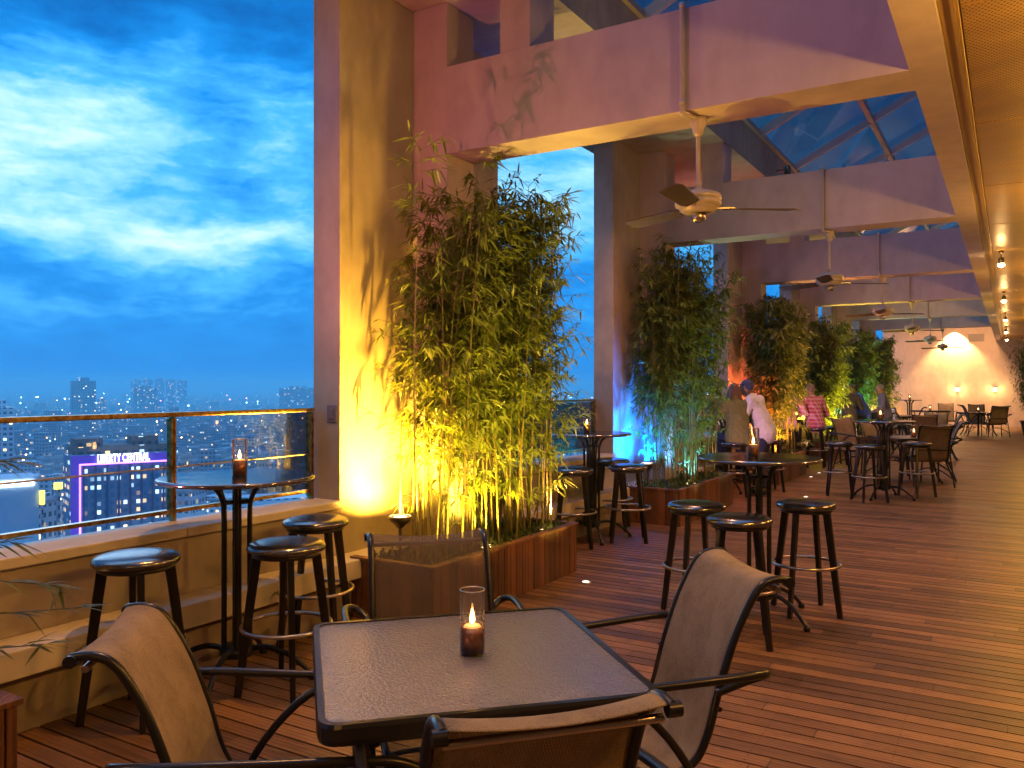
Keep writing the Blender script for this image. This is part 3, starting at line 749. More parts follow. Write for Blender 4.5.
dl = [(12.65,'first visible bright ceiling spotlight with starburst'),(18.1,'second visible ceiling spotlight along the metal ceiling'),(23.4,'third visible ceiling spotlight along the metal ceiling'),
      (28.8,'fourth visible ceiling spotlight, close to the potted bamboo top'),(33.4,'last ceiling spotlight by the end wall'),(1.2,'ceiling spotlight above the viewpoint'),(-3.5,'ceiling spotlight behind the viewpoint'),(6.9,'unseen ceiling spotlight between viewpoint and first visible one')]
for y, lab in dl:
    xx = -.10 if y > 9 else 1.5
    put(dwn, xx, y, 0, lab, 3.335)
    if y > 9:
        spot('ceiling_spot', (xx, y, 3.15), (xx-1.1, y+.4, 0), 170, WARM, 150, .9, .03)
        l = bpy.data.lights.new('ceiling_glow', 'POINT'); l.energy = 12; l.color = (1,.6,.2); l.shadow_soft_size = .02
        o = bpy.data.objects.new('ceiling_glow', l); C.objects.link(o); o.location = (xx, y-.02, 3.22)
spot('front_spot', (1.5, 1.2, 3.15), (-.9, 2.2, 0), 75, (1,.42,.08), 130, .9, .12)
spot('front_spot', (1.5, 6.9, 3.15), (-.8, 6.4, 0), 170, (1,.38,.11), 140, .9, .12)
spot('front_spot', (1.5, -3.5, 3.15), (-1.2, 0, 0), 50, (1,.45,.10), 140, .9, .12)
# lamps on the upstand over each bay
def make_bayspot():
    e = empty('bay_spotlight')
    b = MB(); b.tube([(-.16,0,0),(-.03,0,0)], .012, 8); b.build('bracket', M['lampbody'], e)
    b = MB(); b.lathe([(.045,-.10),(.048,-.09),(.04,.05),(0,.06)], n=18); b.build('lamp_housing', M['lampbody'], e)
    b = MB(); b.lathe([(0,-.095),(.044,-.095)], n=18); b.build('lens', M['lampface'], e)
    return tag(e, None, 'lamp', 'spotlights on the skylight upstand')
bsp = make_bayspot()
for k in range(-1, 6):
    y = 2.95+BAY*k
    put(bsp, -2.70, y, 0, 'small spotlight on the upstand over the %s bay' % ['rear','nearest','second','third','fourth','fifth','sixth'][k+1], 4.62)
    spot('bay_spot', (-2.70, y, 4.48), (-3.0, y, 0), [90,170,110,120,110,110,100][k+1], ((1,.43,.08),(1,.43,.08),(1,.38,.16),(1,.38,.22),(1,.34,.15),(1,.45,.15),(1,.45,.15))[k+1], 118, .8, .05)
# added coloured fills that tint the faces of the next beam
bw = {-2:((1,.45,.2),60), -1:((1,.20,.24),170), 0:((1,.46,.20),95), 1:((.75,.32,.50),42), 2:((.65,.22,.5),52), 3:((1,.50,.22),85), 4:((.45,.40,.6),40), 5:((1,.5,.25),120)}
for k, (col, p) in bw.items():
    y0 = 4.17+BAY*k
    if k == -1: put(upl, -3.95, 1.88, 0, 'added red fill lamp on the coping, out of view, tinting the nearest beam', .78)
    if k >= 0: put(upl, -3.22, y0+1.72, 0, 'added fill lamp at the far end of the %s planter, tinting the next beam' % {-1:'corner',0:'nearest',1:'blue lit',2:'orange lit',3:'yellow lit',4:'teal lit',5:'farthest'}[k], .29)
    spot('beam_fill', (-3.22, y0+1.72, .52) if k != -1 else (-3.95, 1.90, .87), (-1.8, y0+5.37, 3.4) if k != -1 else (-2.3, 5.0, 3.75), p, col, 105 if k != -1 else 74, .9, .03)
spot('wall_spot', (-1.85, 35.93, 3.84), (-1.85, 36.03, 2.9), 800, (1,.60,.24), 92, .5, .02)
spot('wall_fill', (-.6, 30.5, 3.6), (-1.6, 36.2, 1.2), 820, (1,.52,.24), 110, .9, .1)  # added fill without a fitting, brightens the whole end wall
def make_added_pendant():
    e = empty('added_pendant')
    b = MB(); b.tube([(0,0,.06),(0,0,.40)], .004, 6); b.build('cord', M['lampbody'], e)
    b = MB(); b.lathe([(.0,.06),(.03,.06),(.07,.02),(.085,-.05),(.082,-.05),(.066,.015),(0,.05)], n=20); b.build('lamp_shade', M['lampbody'], e)
    b = MB(); b.lathe([(0,-.045),(.02,-.035),(.03,-.01),(.02,.02),(0,.03)], n=14); b.build('bulb', M['lampface'], e)
    return tag(e, None, 'lamp', 'added pendant lamps out of view')
pnd = make_added_pendant()  # pendants added out of view to brighten the metal ceiling
for y, p in ((2.3,26),(3.9,85),(9.0,60),(14.5,65),(20.0,65),(25.5,65),(-3,10)):
    put(pnd, 1.35 if y < 3 else .62, y, 0, 'added pendant lamp out of view, brightening the metal ceiling, %s' % ({2.3:'right of the viewpoint',3.9:'just ahead on the right',9.0:'third of the row',14.5:'fourth of the row',20.0:'fifth of the row',25.5:'sixth of the row',-3:'behind the viewpoint'}[y]), 2.94)
    l = bpy.data.lights.new('pendant_fill', 'POINT'); l.energy = p; l.color = (1,.52,.08); l.shadow_soft_size = .1
    o = bpy.data.objects.new('pendant_fill', l); C.objects.link(o); o.location = (1.35 if y < 3 else .62, y, 2.86)
# wall lamps by the end wall
def make_walllamp():
    e = empty('wall_lamp')
    b = MB(); b.box(-.05,.05,-.02,0,-.1,.1); b.build('back_plate', M['lampbody'], e)
    b = MB(); b.lathe([(.0,-.08),(.05,-.08),(.055,.06),(.0,.06)], (0,-.10,0), 14); b.build('lamp_glass', mat('lit_lamp_glass', (1,.8,.5), emit=(1,.62,.22), es=9), e)
    b = MB(); b.lathe([(0,.09),(.075,.075),(.075,.062),(0,.062)][::-1], (0,-.10,0), 14); b.build('cap', M['lampbody'], e)
    return tag(e, None, 'lamp', 'wall lamps on the end wall')
wl = make_walllamp()
for x, lab in ((-1.74,'left glowing wall lamp on the end wall'),(-.48,'right glowing wall lamp on the end wall')):
    put(wl, x, Y1-.01, 0, lab, 1.42)
    l = bpy.data.lights.new('wall_lamp_glow', 'POINT'); l.energy = 9; l.color = (1,.65,.25); l.shadow_soft_size = .06
    o = bpy.data.objects.new('wall_lamp_glow', l); C.objects.link(o); o.location = (x, Y1-.22, 1.42)
# recessed deck lights
def make_decklight():
    e = empty('deck_light')
    b = MB(); b.lathe([(.028,.001),(.028,.004),(.045,.004),(.046,.0)][::-1], n=20); b.build('ring', M['chrome'], e)
    b = MB(); b.lathe([(0,.003),(.028,.003)][::-1], n=20); b.build('lens', mat('deck_light_lens', (1,.9,.8), emit=(1,.85,.7), es=2.5), e)
    return tag(e, None, 'lamp', 'recessed deck lights')
dk = make_decklight()
for x, y, lab in ((-2.87,5.87,'recessed deck light beside the nearest planter'),(-2.44,11.96,'recessed deck light on the reddish part of the deck'),(-2.9,14.63,'nearer of two recessed deck lights by the orange lit planter'),(-2.91,15.38,'farther of two recessed deck lights by the orange lit planter')):
    put(dk, x, y, 0, lab)

# ------------------------------------------------------------------ people
def skin_mesh(name, verts, edges, radii, root, voxel=.012, extra=None):
    """one continuous surface: tapering rounded limbs along the skeleton, merged by a voxel remesh"""
    vs = []; fs = []; V = [Vector(v) for v in verts]; RR = [r if isinstance(r, tuple) else (r, r) for r in radii]
    def ell(c, sx, sy, sz, nu=12, nv=8):
        b0 = len(vs); vs.append((c[0], c[1], c[2]+sz))
        for i in range(1, nv):
            a = PI*i/nv
            for j in range(nu): vs.append((c[0]+sx*math.sin(a)*math.cos(2*PI*j/nu), c[1]+sy*math.sin(a)*math.sin(2*PI*j/nu), c[2]+sz*math.cos(a)))
        vs.append((c[0], c[1], c[2]-sz)); e_ = len(vs)-1
        for j in range(nu):
            k = (j+1) % nu; fs.append((b0, b0+1+j, b0+1+k)); fs.append((e_, e_-nu+k, e_-nu+j))
            for i in range(nv-2): p = b0+1+i*nu; fs.append((p+j, p+nu+j, p+nu+k, p+k))
    for i, j in edges:
        L = (V[j]-V[i]).length; m = min(min(RR[i]), min(RR[j])); n = max(2, min(26, int(L/(m*.38))+1))
        for q in range(n+1):
            t_ = q/n; c = V[i].lerp(V[j], t_); rx = RR[i][0]*(1-t_)+RR[j][0]*t_; ry = RR[i][1]*(1-t_)+RR[j][1]*t_
            ell(c, rx, ry, min(rx, ry))
    for c, sc in extra or (): ell(c, *sc, 16, 12)
    m2 = bpy.data.meshes.new(name); m2.from_pydata(vs, [], fs); m2.update()
    o = bpy.data.objects.new(name, m2); C.objects.link(o)
    r = o.modifiers.new('r', 'REMESH'); r.mode = 'VOXEL'; r.voxel_size = voxel; r.use_smooth_shade = True
    sm = o.modifiers.new('s', 'SMOOTH'); sm.iterations = 2; sm.factor = .5
    dg = bpy.context.evaluated_depsgraph_get(); m3 = bpy.data.meshes.new_from_object(o.evaluated_get(dg)); bpy.data.objects.remove(o)
    # keep the largest connected surface
    par = list(range(len(m3.vertices)))
    def find(x):
        while par[x] != x: par[x] = par[par[x]]; x = par[x]
        return x
    for e in m3.edges:
        i, j = find(e.vertices[0]), find(e.vertices[1])
        if i != j: par[i] = j
    cnt = {}
    for i in range(len(par)): q = find(i); cnt[q] = cnt.get(q, 0)+1
    if len(cnt) > 1:
        big = max(cnt, key=cnt.get); bm = bmesh.new(); bm.from_mesh(m3); bm.verts.ensure_lookup_table()
        bmesh.ops.delete(bm, geom=[bm.verts[i] for i in range(len(par)) if find(i) != big], context='VERTS'); bm.to_mesh(m3); bm.free()
    m3.polygons.foreach_set('use_smooth', [True]*len(m3.polygons))
    return m3
def person(loc, rz, label, skin, shirt, trousers, hair, pose, hair_long=False, cap=False, sleeve=.5, female=False):
    """local +y is the way the person faces"""
    e = empty('person', loc, rz, label, 'person')
    st = pose['stand']; ph = .92 if st else .865; lean = pose.get('lean', .12)
    V = Vector; pel = V((0,0,ph)); ch = V((0,lean*.75,ph+.33)); nk = V((0,lean*1.12,ph+.475)); hd = V((0,lean*1.30+.02,ph+.605))
    sw = .175 if female else .20
    arms = pose['arms']    # two lists: elbow, wrist offsets
    verts = [pel, pel+V((0,lean*.3,.16)), ch, nk, hd+V((0,-.01,-.04))]; edges = [(0,1),(1,2),(2,3),(3,4)]
    rad = [(.15,.11),(.13,.095),(.155,.105),.056,.056]
    def add(v, par, r): verts.append(V(v)); rad.append(r); edges.append((par, len(verts)-1)); return len(verts)-1
    sh = {}; hands = []
    for sx, (el, wr) in zip((-1,1), arms):
        s0 = add(ch+V((sx*sw*.9, 0, .10)), 2, .058); el = V(el); wr = V(wr)
        e0 = add(el, s0, .042); w0 = add(wr, e0, .026); d = (wr-el).normalized()
        pm = add(wr+d*.07, w0, .027); hands.append((wr+d*.07, d, pm))
        sidev = d.cross(V((0,0,1)))
        if sidev.length < .1: sidev = V((1,0,0))
        sidev.normalize()
        for q in range(4):
            off = sidev*((q-1.5)*.019); L = [.055,.066,.062,.048][q]
            f1 = add(wr+d*.09+off, pm, .0085); f2 = add(wr+d*(.09+L*.5)+off+V((0,0,-.004)), f1, .0085); add(wr+d*(.09+L*.9)+off+V((0,0,-.018)), f2, .008)
        th = add(wr+d*.045-sidev*.035*sx, w0, .0095); add(wr+d*.08-sidev*.05*sx, th, .008)
    legs = pose['legs']; feet = []
    for sx, (kn, an) in zip((-1,1), legs):
        h0 = add(pel+V((sx*.09,0,-.04)), 0, .085); k0 = add(kn, h0, .058); a0 = add(an, k0, .038)
        f0 = add(V(an)+V((0,.10,-.05)), a0, .034); add(V(an)+V((0,.17,-.06)), f0, .026); feet.append((h0,k0,a0,f0))
    ear = [(hd+V((sx*.078,-.005,0)), (.012,.02,.032)) for sx in (-1,1)]
    ex = [(hd, (.078,.096,.115)), (hd+V((0,.03,-.06)), (.055,.062,.055)), (hd+V((0,.100,-.012)), (.013,.02,.024)), (hd+V((0,.088,-.055)), (.026,.012,.010))]+ear
    ex += [(hd+V((sx*.032,.086,.012)), (.014,.010,.008)) for sx in (-1,1)]
    me = skin_mesh('body', verts, edges, rad, 0, .0075, ex)
    me.materials.clear(); me.materials.append(skin); o = bpy.data.objects.new('body', me); C.objects.link(o); o.parent = e
    # shirt
    sv = [verts[0]+V((0,0,-.05)), verts[1], verts[2], verts[2]+V((0,lean*.2,.12))]; se = [(0,1),(1,2),(2,3)]; sr = [(.20,.165),(.172,.140),(.178,.125),.085]
    for sx, (el, wr) in zip((-1,1), arms):
        sv.append(ch+V((sx*sw*.9,0,.10))); sr.append(.074); se.append((2, len(sv)-1))
        sv.append((ch+V((sx*sw*.9,0,.10))).lerp(V(el), 1.0 if sleeve >= .5 else .6)); sr.append(.055); se.append((len(sv)-2, len(sv)-1))
        if sleeve > .8: sv.append(V(el).lerp(V(wr), .9)); sr.append(.038); se.append((len(sv)-2, len(sv)-1))
    me = skin_mesh('shirt', sv, se, sr, 0, .014); me.materials.clear(); me.materials.append(shirt); o = bpy.data.objects.new('shirt', me); C.objects.link(o); o.parent = e
    tv = [verts[0]+V((0,0,.0)), verts[0]+V((0,0,-.05))]; te = [(0,1)]; tr = [(.150,.125),(.165,.135)]
    for sx, (kn, an) in zip((-1,1), legs):
        tv.append(pel+V((sx*.09,0,-.05))); tr.append(.1); te.append((1, len(tv)-1)); tv.append(V(kn)); tr.append(.073); te.append((len(tv)-2, len(tv)-1))
        tv.append(V(an)+V((0,0,.04))); tr.append(.055); te.append((len(tv)-2, len(tv)-1))
    me = skin_mesh('trousers', tv, te, tr, 0, .014); me.materials.clear(); me.materials.append(trousers); o = bpy.data.objects.new('trousers', me); C.objects.link(o); o.parent = e
    for sx, (kn, an) in zip((-1,1), legs):
        b = MB(); a = V(an); bm = bmesh.new()
        bmesh.ops.create_uvsphere(bm, u_segments=14, v_segments=8, radius=1, matrix=Matrix.Translation(a+V((0,.07,-.045))) @ Matrix.Diagonal((.048,.135,.045,1)))
        ms = bpy.data.meshes.new('shoe'); bm.to_mesh(ms); bm.free(); ms.materials.append(M['black']); ms.polygons.foreach_set('use_smooth', [True]*len(ms.polygons))
        o = bpy.data.objects.new('shoe', ms); C.objects.link(o); o.parent = e
    bm = bmesh.new()
    bmesh.ops.create_uvsphere(bm, u_segments=20, v_segments=14, radius=1, matrix=Matrix.Translation(hd+V((0,-.018,.026))) @ Matrix.Diagonal((.083,.092,.099,1)))
    if hair_long:
        bmesh.ops.create_uvsphere(bm, u_segments=16, v_segments=12, radius=1, matrix=Matrix.Translation(hd+V((0,-.07,-.14))) @ Matrix.Diagonal((.105,.062,.22,1)))
        for sx in (-1,1): bmesh.ops.create_uvsphere(bm, u_segments=12, v_segments=10, radius=1, matrix=Matrix.Translation(hd+V((sx*.08,-.01,-.13))) @ Matrix.Diagonal((.035,.05,.16,1)))
    mh = bpy.data.meshes.new('hair'); bm.to_mesh(mh); bm.free(); mh.materials.append(hair); mh.polygons.foreach_set('use_smooth', [True]*len(mh.polygons))
    o = bpy.data.objects.new('cap' if cap else 'hair', mh); C.objects.link(o); o.parent = e
    if cap:
        b = MB(); b.lathe([(0,0),(.085,0),(.088,.006),(0,.012)], tuple(hd+V((0,.07,.045))), 18); b.build('peak', hair, e)
    return e
skinm = mat('skin', (.30,.17,.11), .6); NT(skinm)
def cloth(name, c, plaid=None):
    m = mat(name, c, .85); t = NT(m); o = t.obj(); n = t.noise(25, o, 4)
    if plaid:
        x, y, z = t.sep(o)
        a = t.math('LESS_THAN', t.math('FRACT', t.math('MULTIPLY', t.math('ADD', x, y), 14)), .42); bb = t.math('LESS_THAN', t.math('FRACT', t.math('MULTIPLY', z, 14)), .42)
        f = t.math('MULTIPLY', t.math('ADD', a, bb), .5)
        base = t.ramp(f, [(0, c), (.5, tuple((p+q)/2 for p, q in zip(c, plaid))), (1, plaid)])
    else: base = t.mix(n.outputs[0], tuple(x*.8 for x in c), tuple(min(1, x*1.15) for x in c))
    t.link(base, t.b.inputs['Base Color']); t.bump(t.noise(11, o, 4, .6).outputs[0], .05, .8); return m
hairb = mat('dark_hair', (.03,.018,.012), .5); hairg = mat('grey_hair', (.11,.10,.10), .6); hairl = mat('brown_long_hair', (.12,.06,.03), .5); navy = cloth('navy_cloth', (.03,.035,.09)); blk = cloth('black_cloth', (.015,.015,.018)); khaki = cloth('khaki_cloth', (.3,.24,.15))
sit = lambda arms, lean=.14: dict(stand=False, lean=lean, arms=arms, legs=(((-.13,.38,.83),(-.14,.30,.42)), ((.13,.40,.82),(.15,.33,.42))))
lean_arms = (((-.31,.18,1.02),(-.12,.40,1.11)), ((.31,.18,1.02),(.12,.40,1.11)))
down_arms = (((-.31,.05,1.0),(-.24,.27,.94)), ((.31,.05,1.0),(.22,.26,.92)))
fa = lambda dx, dy: math.atan2(-dx, dy)
person((-3.28,11.60,0), fa(-.35,.5), 'woman with long brown hair in an olive top, seated by the leaning man in white', skinm, cloth('olive_cloth', (.16,.17,.05)), navy, hairl, sit(lean_arms), True, female=True)
person((-3.00,11.95,0), fa(-.9,.1), 'man in a white shirt and dark cap leaning beside the woman in olive', skinm, cloth('white_cloth', (.78,.80,.86)), navy, mat('cap_cloth', (.05,.06,.14), .8),
       dict(stand=True, lean=.20, arms=(((-.27,.20,1.10),(-.14,.40,1.12)), ((.27,.12,1.08),(.16,.34,1.10))), legs=(((-.10,.06,.49),(-.11,-.02,.09)), ((.12,.10,.49),(.14,.12,.09)))), cap=True)
person((-3.62,16.02,0), fa(0,1), 'person in an orange and white plaid shirt, half hidden behind the third bamboo', skinm, cloth('orange_plaid_cloth', (.62,.32,.2), (.7,.6,.5)), blk, hairb, sit(lean_arms))
person((-3.18,16.42,0), fa(-.75,.65), 'man in a red plaid shirt and pale cap on a bar stool, facing away', skinm, cloth('red_plaid_cloth', (.45,.07,.08), (.6,.45,.42)), blk, mat('pale_cap', (.16,.13,.09), .8), sit(down_arms, .10), cap=True)
person((-3.22,20.55,0), fa(-.3,.9), 'person dressed in black beside the yellow lit bamboo', skinm, blk, blk, hairb, sit(lean_arms), sleeve=.9)
person((-3.0,21.45,0), fa(-.9,-.3), 'young dark haired man in a bright blue shirt leaning on his arms', skinm, cloth('blue_cloth', (.05,.12,.55)), navy, hairb, sit(lean_arms, .2))
person((-2.58,21.75,0), fa(-.9,-.1), 'grey haired man in a dull blue jumper, seated with his back to the far tables', skinm, cloth('dull_blue_cloth', (.10,.10,.20)), blk, hairg, sit(down_arms, .08), sleeve=.9)

# ------------------------------------------------------------------ the city below
GZ = -88.0
def windows(name, wall, glassc, lit=.3, es=2.2, cw=3.2, chh=3.3, warm=(1,.62,.25), cool=(.55,.8,1)):
    m = mat(name, wall, .7); t = NT(m); geo = t.new('ShaderNodeNewGeometry'); o = t.obj(); x, y, z = t.sep(o)
    tc = t.new('ShaderNodeTexCoord'); nx, ny, nz = t.sep(tc.outputs['Normal'])
    ax = t.math('ABSOLUTE', nx); ay = t.math('ABSOLUTE', ny); az = t.math('ABSOLUTE', nz)
    u = t.math('ADD', t.math('MULTIPLY', x, ay), t.math('MULTIPLY', y, ax))
    uu = t.math('DIVIDE', t.math('ADD', u, 500), cw); vv = t.math('DIVIDE', t.math('ADD', z, 500), chh)
    fu = t.math('FRACT', uu); fv = t.math('FRACT', vv)
    inu = t.math('MULTIPLY', t.math('GREATER_THAN', fu, .22), t.math('LESS_THAN', fu, .78)); inv = t.math('MULTIPLY', t.math('GREATER_THAN', fv, .30), t.math('LESS_THAN', fv, .78))
    win = t.math('MULTIPLY', t.math('MULTIPLY', inu, inv), t.math('LESS_THAN', az, .5))
    wn = t.new('ShaderNodeTexWhiteNoise', noise_dimensions='4D'); oi = t.new('ShaderNodeObjectInfo')
    t.link(t.comb(t.math('FLOOR', uu), t.math('FLOOR', vv), t.math('MULTIPLY', nx, 3)), wn.inputs['Vector']); t.link(oi.outputs['Random'], wn.inputs['W'])
    on = t.math('MULTIPLY', win, t.math('LESS_THAN', wn.outputs[0], lit))
    n = t.noise(.08, o, 4)
    wallc = t.mix(n.outputs[0], tuple(c*.75 for c in wall), tuple(c*1.2 for c in wall))
    t.link(t.mix(win, wallc, glassc), t.b.inputs['Base Color'])
    r_ = t.math('SUBTRACT', 1.0, t.math('MULTIPLY', win, .6)); t.link(r_, t.b.inputs['Roughness'])
    sp_ = t.sep(wn.outputs['Color'])
    t.link(t.mix(t.math('GREATER_THAN', sp_[1], .6), warm, cool), t.b.inputs['Emission Color'])
    t.link(t.math('MULTIPLY', on, t.math('MULTIPLY', sp_[2], es)), t.b.inputs['Emission Strength'])
    m.cycles.emission_sampling = 'NONE'; return m
CM = [windows('pale_city_wall', (.58,.62,.66), (.06,.1,.15), .14, 2.6), windows('grey_city_wall', (.36,.40,.44), (.04,.06,.09), .11, 2.4), windows('cream_city_wall', (.55,.52,.48), (.05,.07,.09), .15, 2.6), windows('brown_city_wall', (.22,.16,.13), (.03,.04,.06), .12)]
def pol(az, D): return (-D*math.sin(R(az)), D*math.cos(R(az)))
b = MB(); G = 16000
b.add([(-G,-G,GZ),(G,-G,GZ),(G,G,GZ),(-G,G,GZ)], [(0,1,2,3)])
gm = mat('city_ground', (.05,.055,.06), .9); t = NT(gm); n = t.noise(.02, t.obj(), 6); t.link(t.ramp(n.outputs[0], [(.4,(.03,.04,.035)),(.62,(.09,.09,.09))]), t.b.inputs['Base Color'])
surf('city_ground', b, gm)
# main street with lamps and traffic glow
def road(name, pts, w, m):
    b = MB()
    for (x0,y0),(x1,y1) in zip(pts, pts[1:]): b.bar((x0,y0,GZ+.15),(x1,y1,GZ+.15), w, .2)
    return surf(name, b, m)
asph = mat('asphalt', (.05,.05,.055), .7)
road('street', [pol(60.2,110),pol(59.6,230),pol(58.7,420),pol(57.2,800),pol(53,1800)], 16, asph)
road('street', [pol(75,360),pol(58,330),pol(44,390),pol(30,520)], 14, asph)
road('street', [pol(80,700),pol(60,760),pol(40,900),pol(20,1300)], 14, asph)
lw = mat('city_light_warm', (1,.6,.3), emit=(1,.50,.18), es=14); lc = mat('city_light_cool', (.7,.9,1), emit=(.55,.85,1), es=12); lm = mat('city_light_magenta', (1,.4,.8), emit=(1,.25,.75), es=9)
for m_ in (lw, lc, lm): m_.cycles.emission_sampling = 'NONE'
def lights_obj(name, pts, m, lab):
    b = MB()
    for (x, y, z, r) in pts:
        b.add([(x+r,y,z),(x-r,y,z),(x,y+r,z),(x,y-r,z),(x,y,z+r*.8),(x,y,z-r*.8)], [(0,2,4),(2,1,4),(1,3,4),(3,0,4),(2,0,5),(1,2,5),(3,1,5),(0,3,5)])
    o = b.build(name, m); tag(o, lab, 'lights', None, 'stuff'); return o
rnd = random.Random(99)
pw_, pc_, pm_ = [], [], []
for i in range(620):
    D = 280*(30**rnd.random()); az = rnd.uniform(12, 76); x, y = pol(az, D); r = D*.0009*rnd.uniform(.4,1.4)
    q = rnd.random(); (pw_ if q < .45 else pc_ if q < .93 else pm_).append((x, y, GZ+rnd.uniform(8, 34), r))
for i in range(210):
    t_ = rnd.random(); D = 110+t_*500; az = 60.2-1.9*t_; x, y = pol(az, D); x += rnd.uniform(-7,7); y += rnd.uniform(-7,7)
    pw_.append((x, y, GZ+rnd.uniform(1,7), rnd.uniform(.35,.95)))
lights_obj('city_lights', pw_, lw, 'warm street and window lights scattered over the dusk city')
lights_obj('city_lights', pc_, lc, 'cool white and cyan lights scattered over the dusk city')
lights_obj('city_lights', pm_, lm, 'pink and magenta sign lights scattered over the dusk city')
# far carpet of roofs
b = MB(); rnd = random.Random(4)
for i in range(7500):
    D = 620*(16**rnd.random()); az = rnd.uniform(2, 84); x, y = pol(az, D); s_ = rnd.uniform(6,16)*(1+D/4500)
    h = rnd.choice([8,10,12,14,17,20])*(1+.25*rnd.random())
    if rnd.random() < .035: h *= rnd.uniform(1.6,3.0)
    a = R(20)+rnd.choice([0,0,R(12)]); u = Vector((math.cos(a),math.sin(a),0)); 
    b.bar((x-u.x*s_/2,y-u.y*s_/2,GZ+h/2),(x+u.x*s_/2,y+u.y*s_/2,GZ+h/2), s_*rnd.uniform(.6,1.4), h)
tag(b.build('distant_city', CM[1]), 'dense carpet of distant low city blocks fading to the blue horizon', 'city', None, 'stuff')
# nearer blocks, one thing each
protos = []
def block(w, d, h, m, style):
    e = empty('city_building')
    b = MB(); b.box(-w/2,w/2,-d/2,d/2,0,h)
    if style == 1: b.box(-w/2+1,w/2-1,-d/2+1,d/2-1,h+.02,h+3.2)
    b.build('walls', m, e)
    b = MB(); t_ = .4
    b.box(-w/2-.2,w/2+.2,-d/2-.2,-d/2+t_,h+.01,h+1.1); b.box(-w/2-.2,w/2+.2,d/2-t_,d/2+.2,h+.01,h+1.1); b.box(-w/2-.2,-w/2+t_,-d/2+t_,d/2-t_,h+.01,h+1.1); b.box(w/2-t_,w/2+.2,-d/2+t_,d/2-t_,h+.01,h+1.1)
    b.build('parapet', CMp, e)
    b = MB(); b.box(w*.1,w*.32,-d*.2,d*.15,h+.02,h+3.4+(3.2 if style == 1 else 0)); b.lathe([(0,0),(1.1,0),(1.1,2.2),(0,2.4)], (-w*.2,d*.1,h+(3.2 if style == 1 else 0)), 12); b.build('rooftop_plant', CMp, e)
    return tag(e, None, 'building')
CMp = mat('rooftop_concrete', (.36,.38,.40), .8)
for w, d, h, mi, st_ in ((14,18,16,0,0),(20,14,22,1,1),(12,12,12,2,0),(26,16,30,0,1),(16,24,19,3,0),(10,20,26,2,1),(22,22,14,1,0),(8,16,17,0,0)):
    protos.append(block(w, d, h, CM[mi], st_))
plab = ['pale low city block with a water tank on its roof','grey city block with a recessed top floor','small cream city house with flat roof','wide pale mid rise city block','long brown city block','narrow cream city block with a set back top','broad low grey city block','slim white tube house']
rnd = random.Random(21); spots = []
tries = 0
reserved = [(pol(56.6,345),52),(pol(62.3,330),34),(pol(47,345),30),(pol(50.2,300),26),(pol(60.6,540),20)]
while len(spots) < 230 and tries < 20000:
    tries += 1
    D = 150+rnd.random()**.8*620; az = rnd.uniform(24, 72); x, y = pol(az, D)
    if any(math.hypot(x-q[0], y-q[1]) < 19 for q in spots): continue
    if any(math.hypot(x-c_[0], y-c_[1]) < r_ for c_, r_ in reserved): continue
    # keep the main street free
    t_ = (D-110)/500
    if abs(az-(60.2-1.9*t_))*D*PI/180 < 17: continue
    spots.append((x, y))
usedp = set()
for i, (x, y) in enumerate(spots):
    j = rnd.randrange(8); p = protos[j]; rz = R(20)+rnd.choice([0,PI/2,R(6)])
    if j in usedp: o = dup(p, (x,y,GZ), rz)
    else: usedp.add(j); o = p; o.location = (x,y,GZ); o.rotation_euler.z = rz
    o.scale = (1,1,rnd.uniform(.75,1.35)); o['label'] = plab[j]+', below the railing'; o['group'] = plab[j].replace('with','of')[:40]
# the hotel with the purple neon frame
az0 = 56.4; hx, hy = pol(az0, 365); ph_ = R(az0)      # face turned to the terrace
e = empty('neon_hotel', (hx, hy, GZ), ph_+R(11), 'mid rise hotel tower with purple neon frame and white rooftop sign lettering', 'building')
hotelwin = windows('hotel_facade', (.24,.30,.42), (.10,.22,.36), .36, 2.2, 2.4, 3.3)
HW, HD, HH = 38, 20, 62.5
b = MB(); b.box(-HW/2,HW/2,0,HD,0,HH); b.build('walls', hotelwin, e)
b = MB()
for q in range(1, 9): b.box(-HW/2+q*HW/9-.35,-HW/2+q*HW/9+.35,-.9,-.02,2,HH-4)
b.build('pilaster', mat('hotel_pilaster', (.10,.11,.22), .6), e)
b = MB(); b.box(-HW/2-.2,-HW/2+2.6,-1.0,-.05,0,HH-.2); b.box(-HW/2+2.6,HW/2+.3,-1.0,-.1,HH-3.6,HH-.2); b.build('purple_band', mat('purple_cladding', (.09,.04,.30), .5, emit=(.16,.05,1), es=.22), e)
neon = mat('neon_violet', (.8,.4,1), emit=(.62,.16,1), es=3.2); neon.cycles.emission_sampling = 'NONE'
b = MB(); b.box(-HW/2+2.6,-HW/2+3.2,-1.3,-1.02,0,HH-3.9); b.box(-HW/2+2.6,HW/2,-1.3,-1.02,HH-3.9,HH-3.3); b.build('neon_strip', neon, e)
b = MB(); b.box(-HW/2+1,HW/2-1,3,HD-2,HH+.02,HH+3); b.box(-HW/2+2,-HW/2+12,5,HD-4,HH+3.02,HH+6); b.box(4,14,5,HD-4,HH+3.02,HH+6.5); b.build('rooftop_plant', CM[3], e)
cu = bpy.data.curves.new('sign_letters', 'FONT'); cu.body = 'LIBERTY CENTRAL'; cu.size = 3.9; cu.extrude = .15; cu.offset = .04; cu.align_x = 'CENTER'
to = bpy.data.objects.new('tmp_sign', cu); C.objects.link(to)
dg = bpy.context.evaluated_depsgraph_get(); sm_ = bpy.data.meshes.new_from_object(to.evaluated_get(dg)); bpy.data.objects.remove(to)
sgm = mat('sign_white', (1,1,1), emit=(.85,.92,1), es=5); sgm.cycles.emission_sampling = 'NONE'
sm_.materials.clear(); sm_.materials.append(sgm)
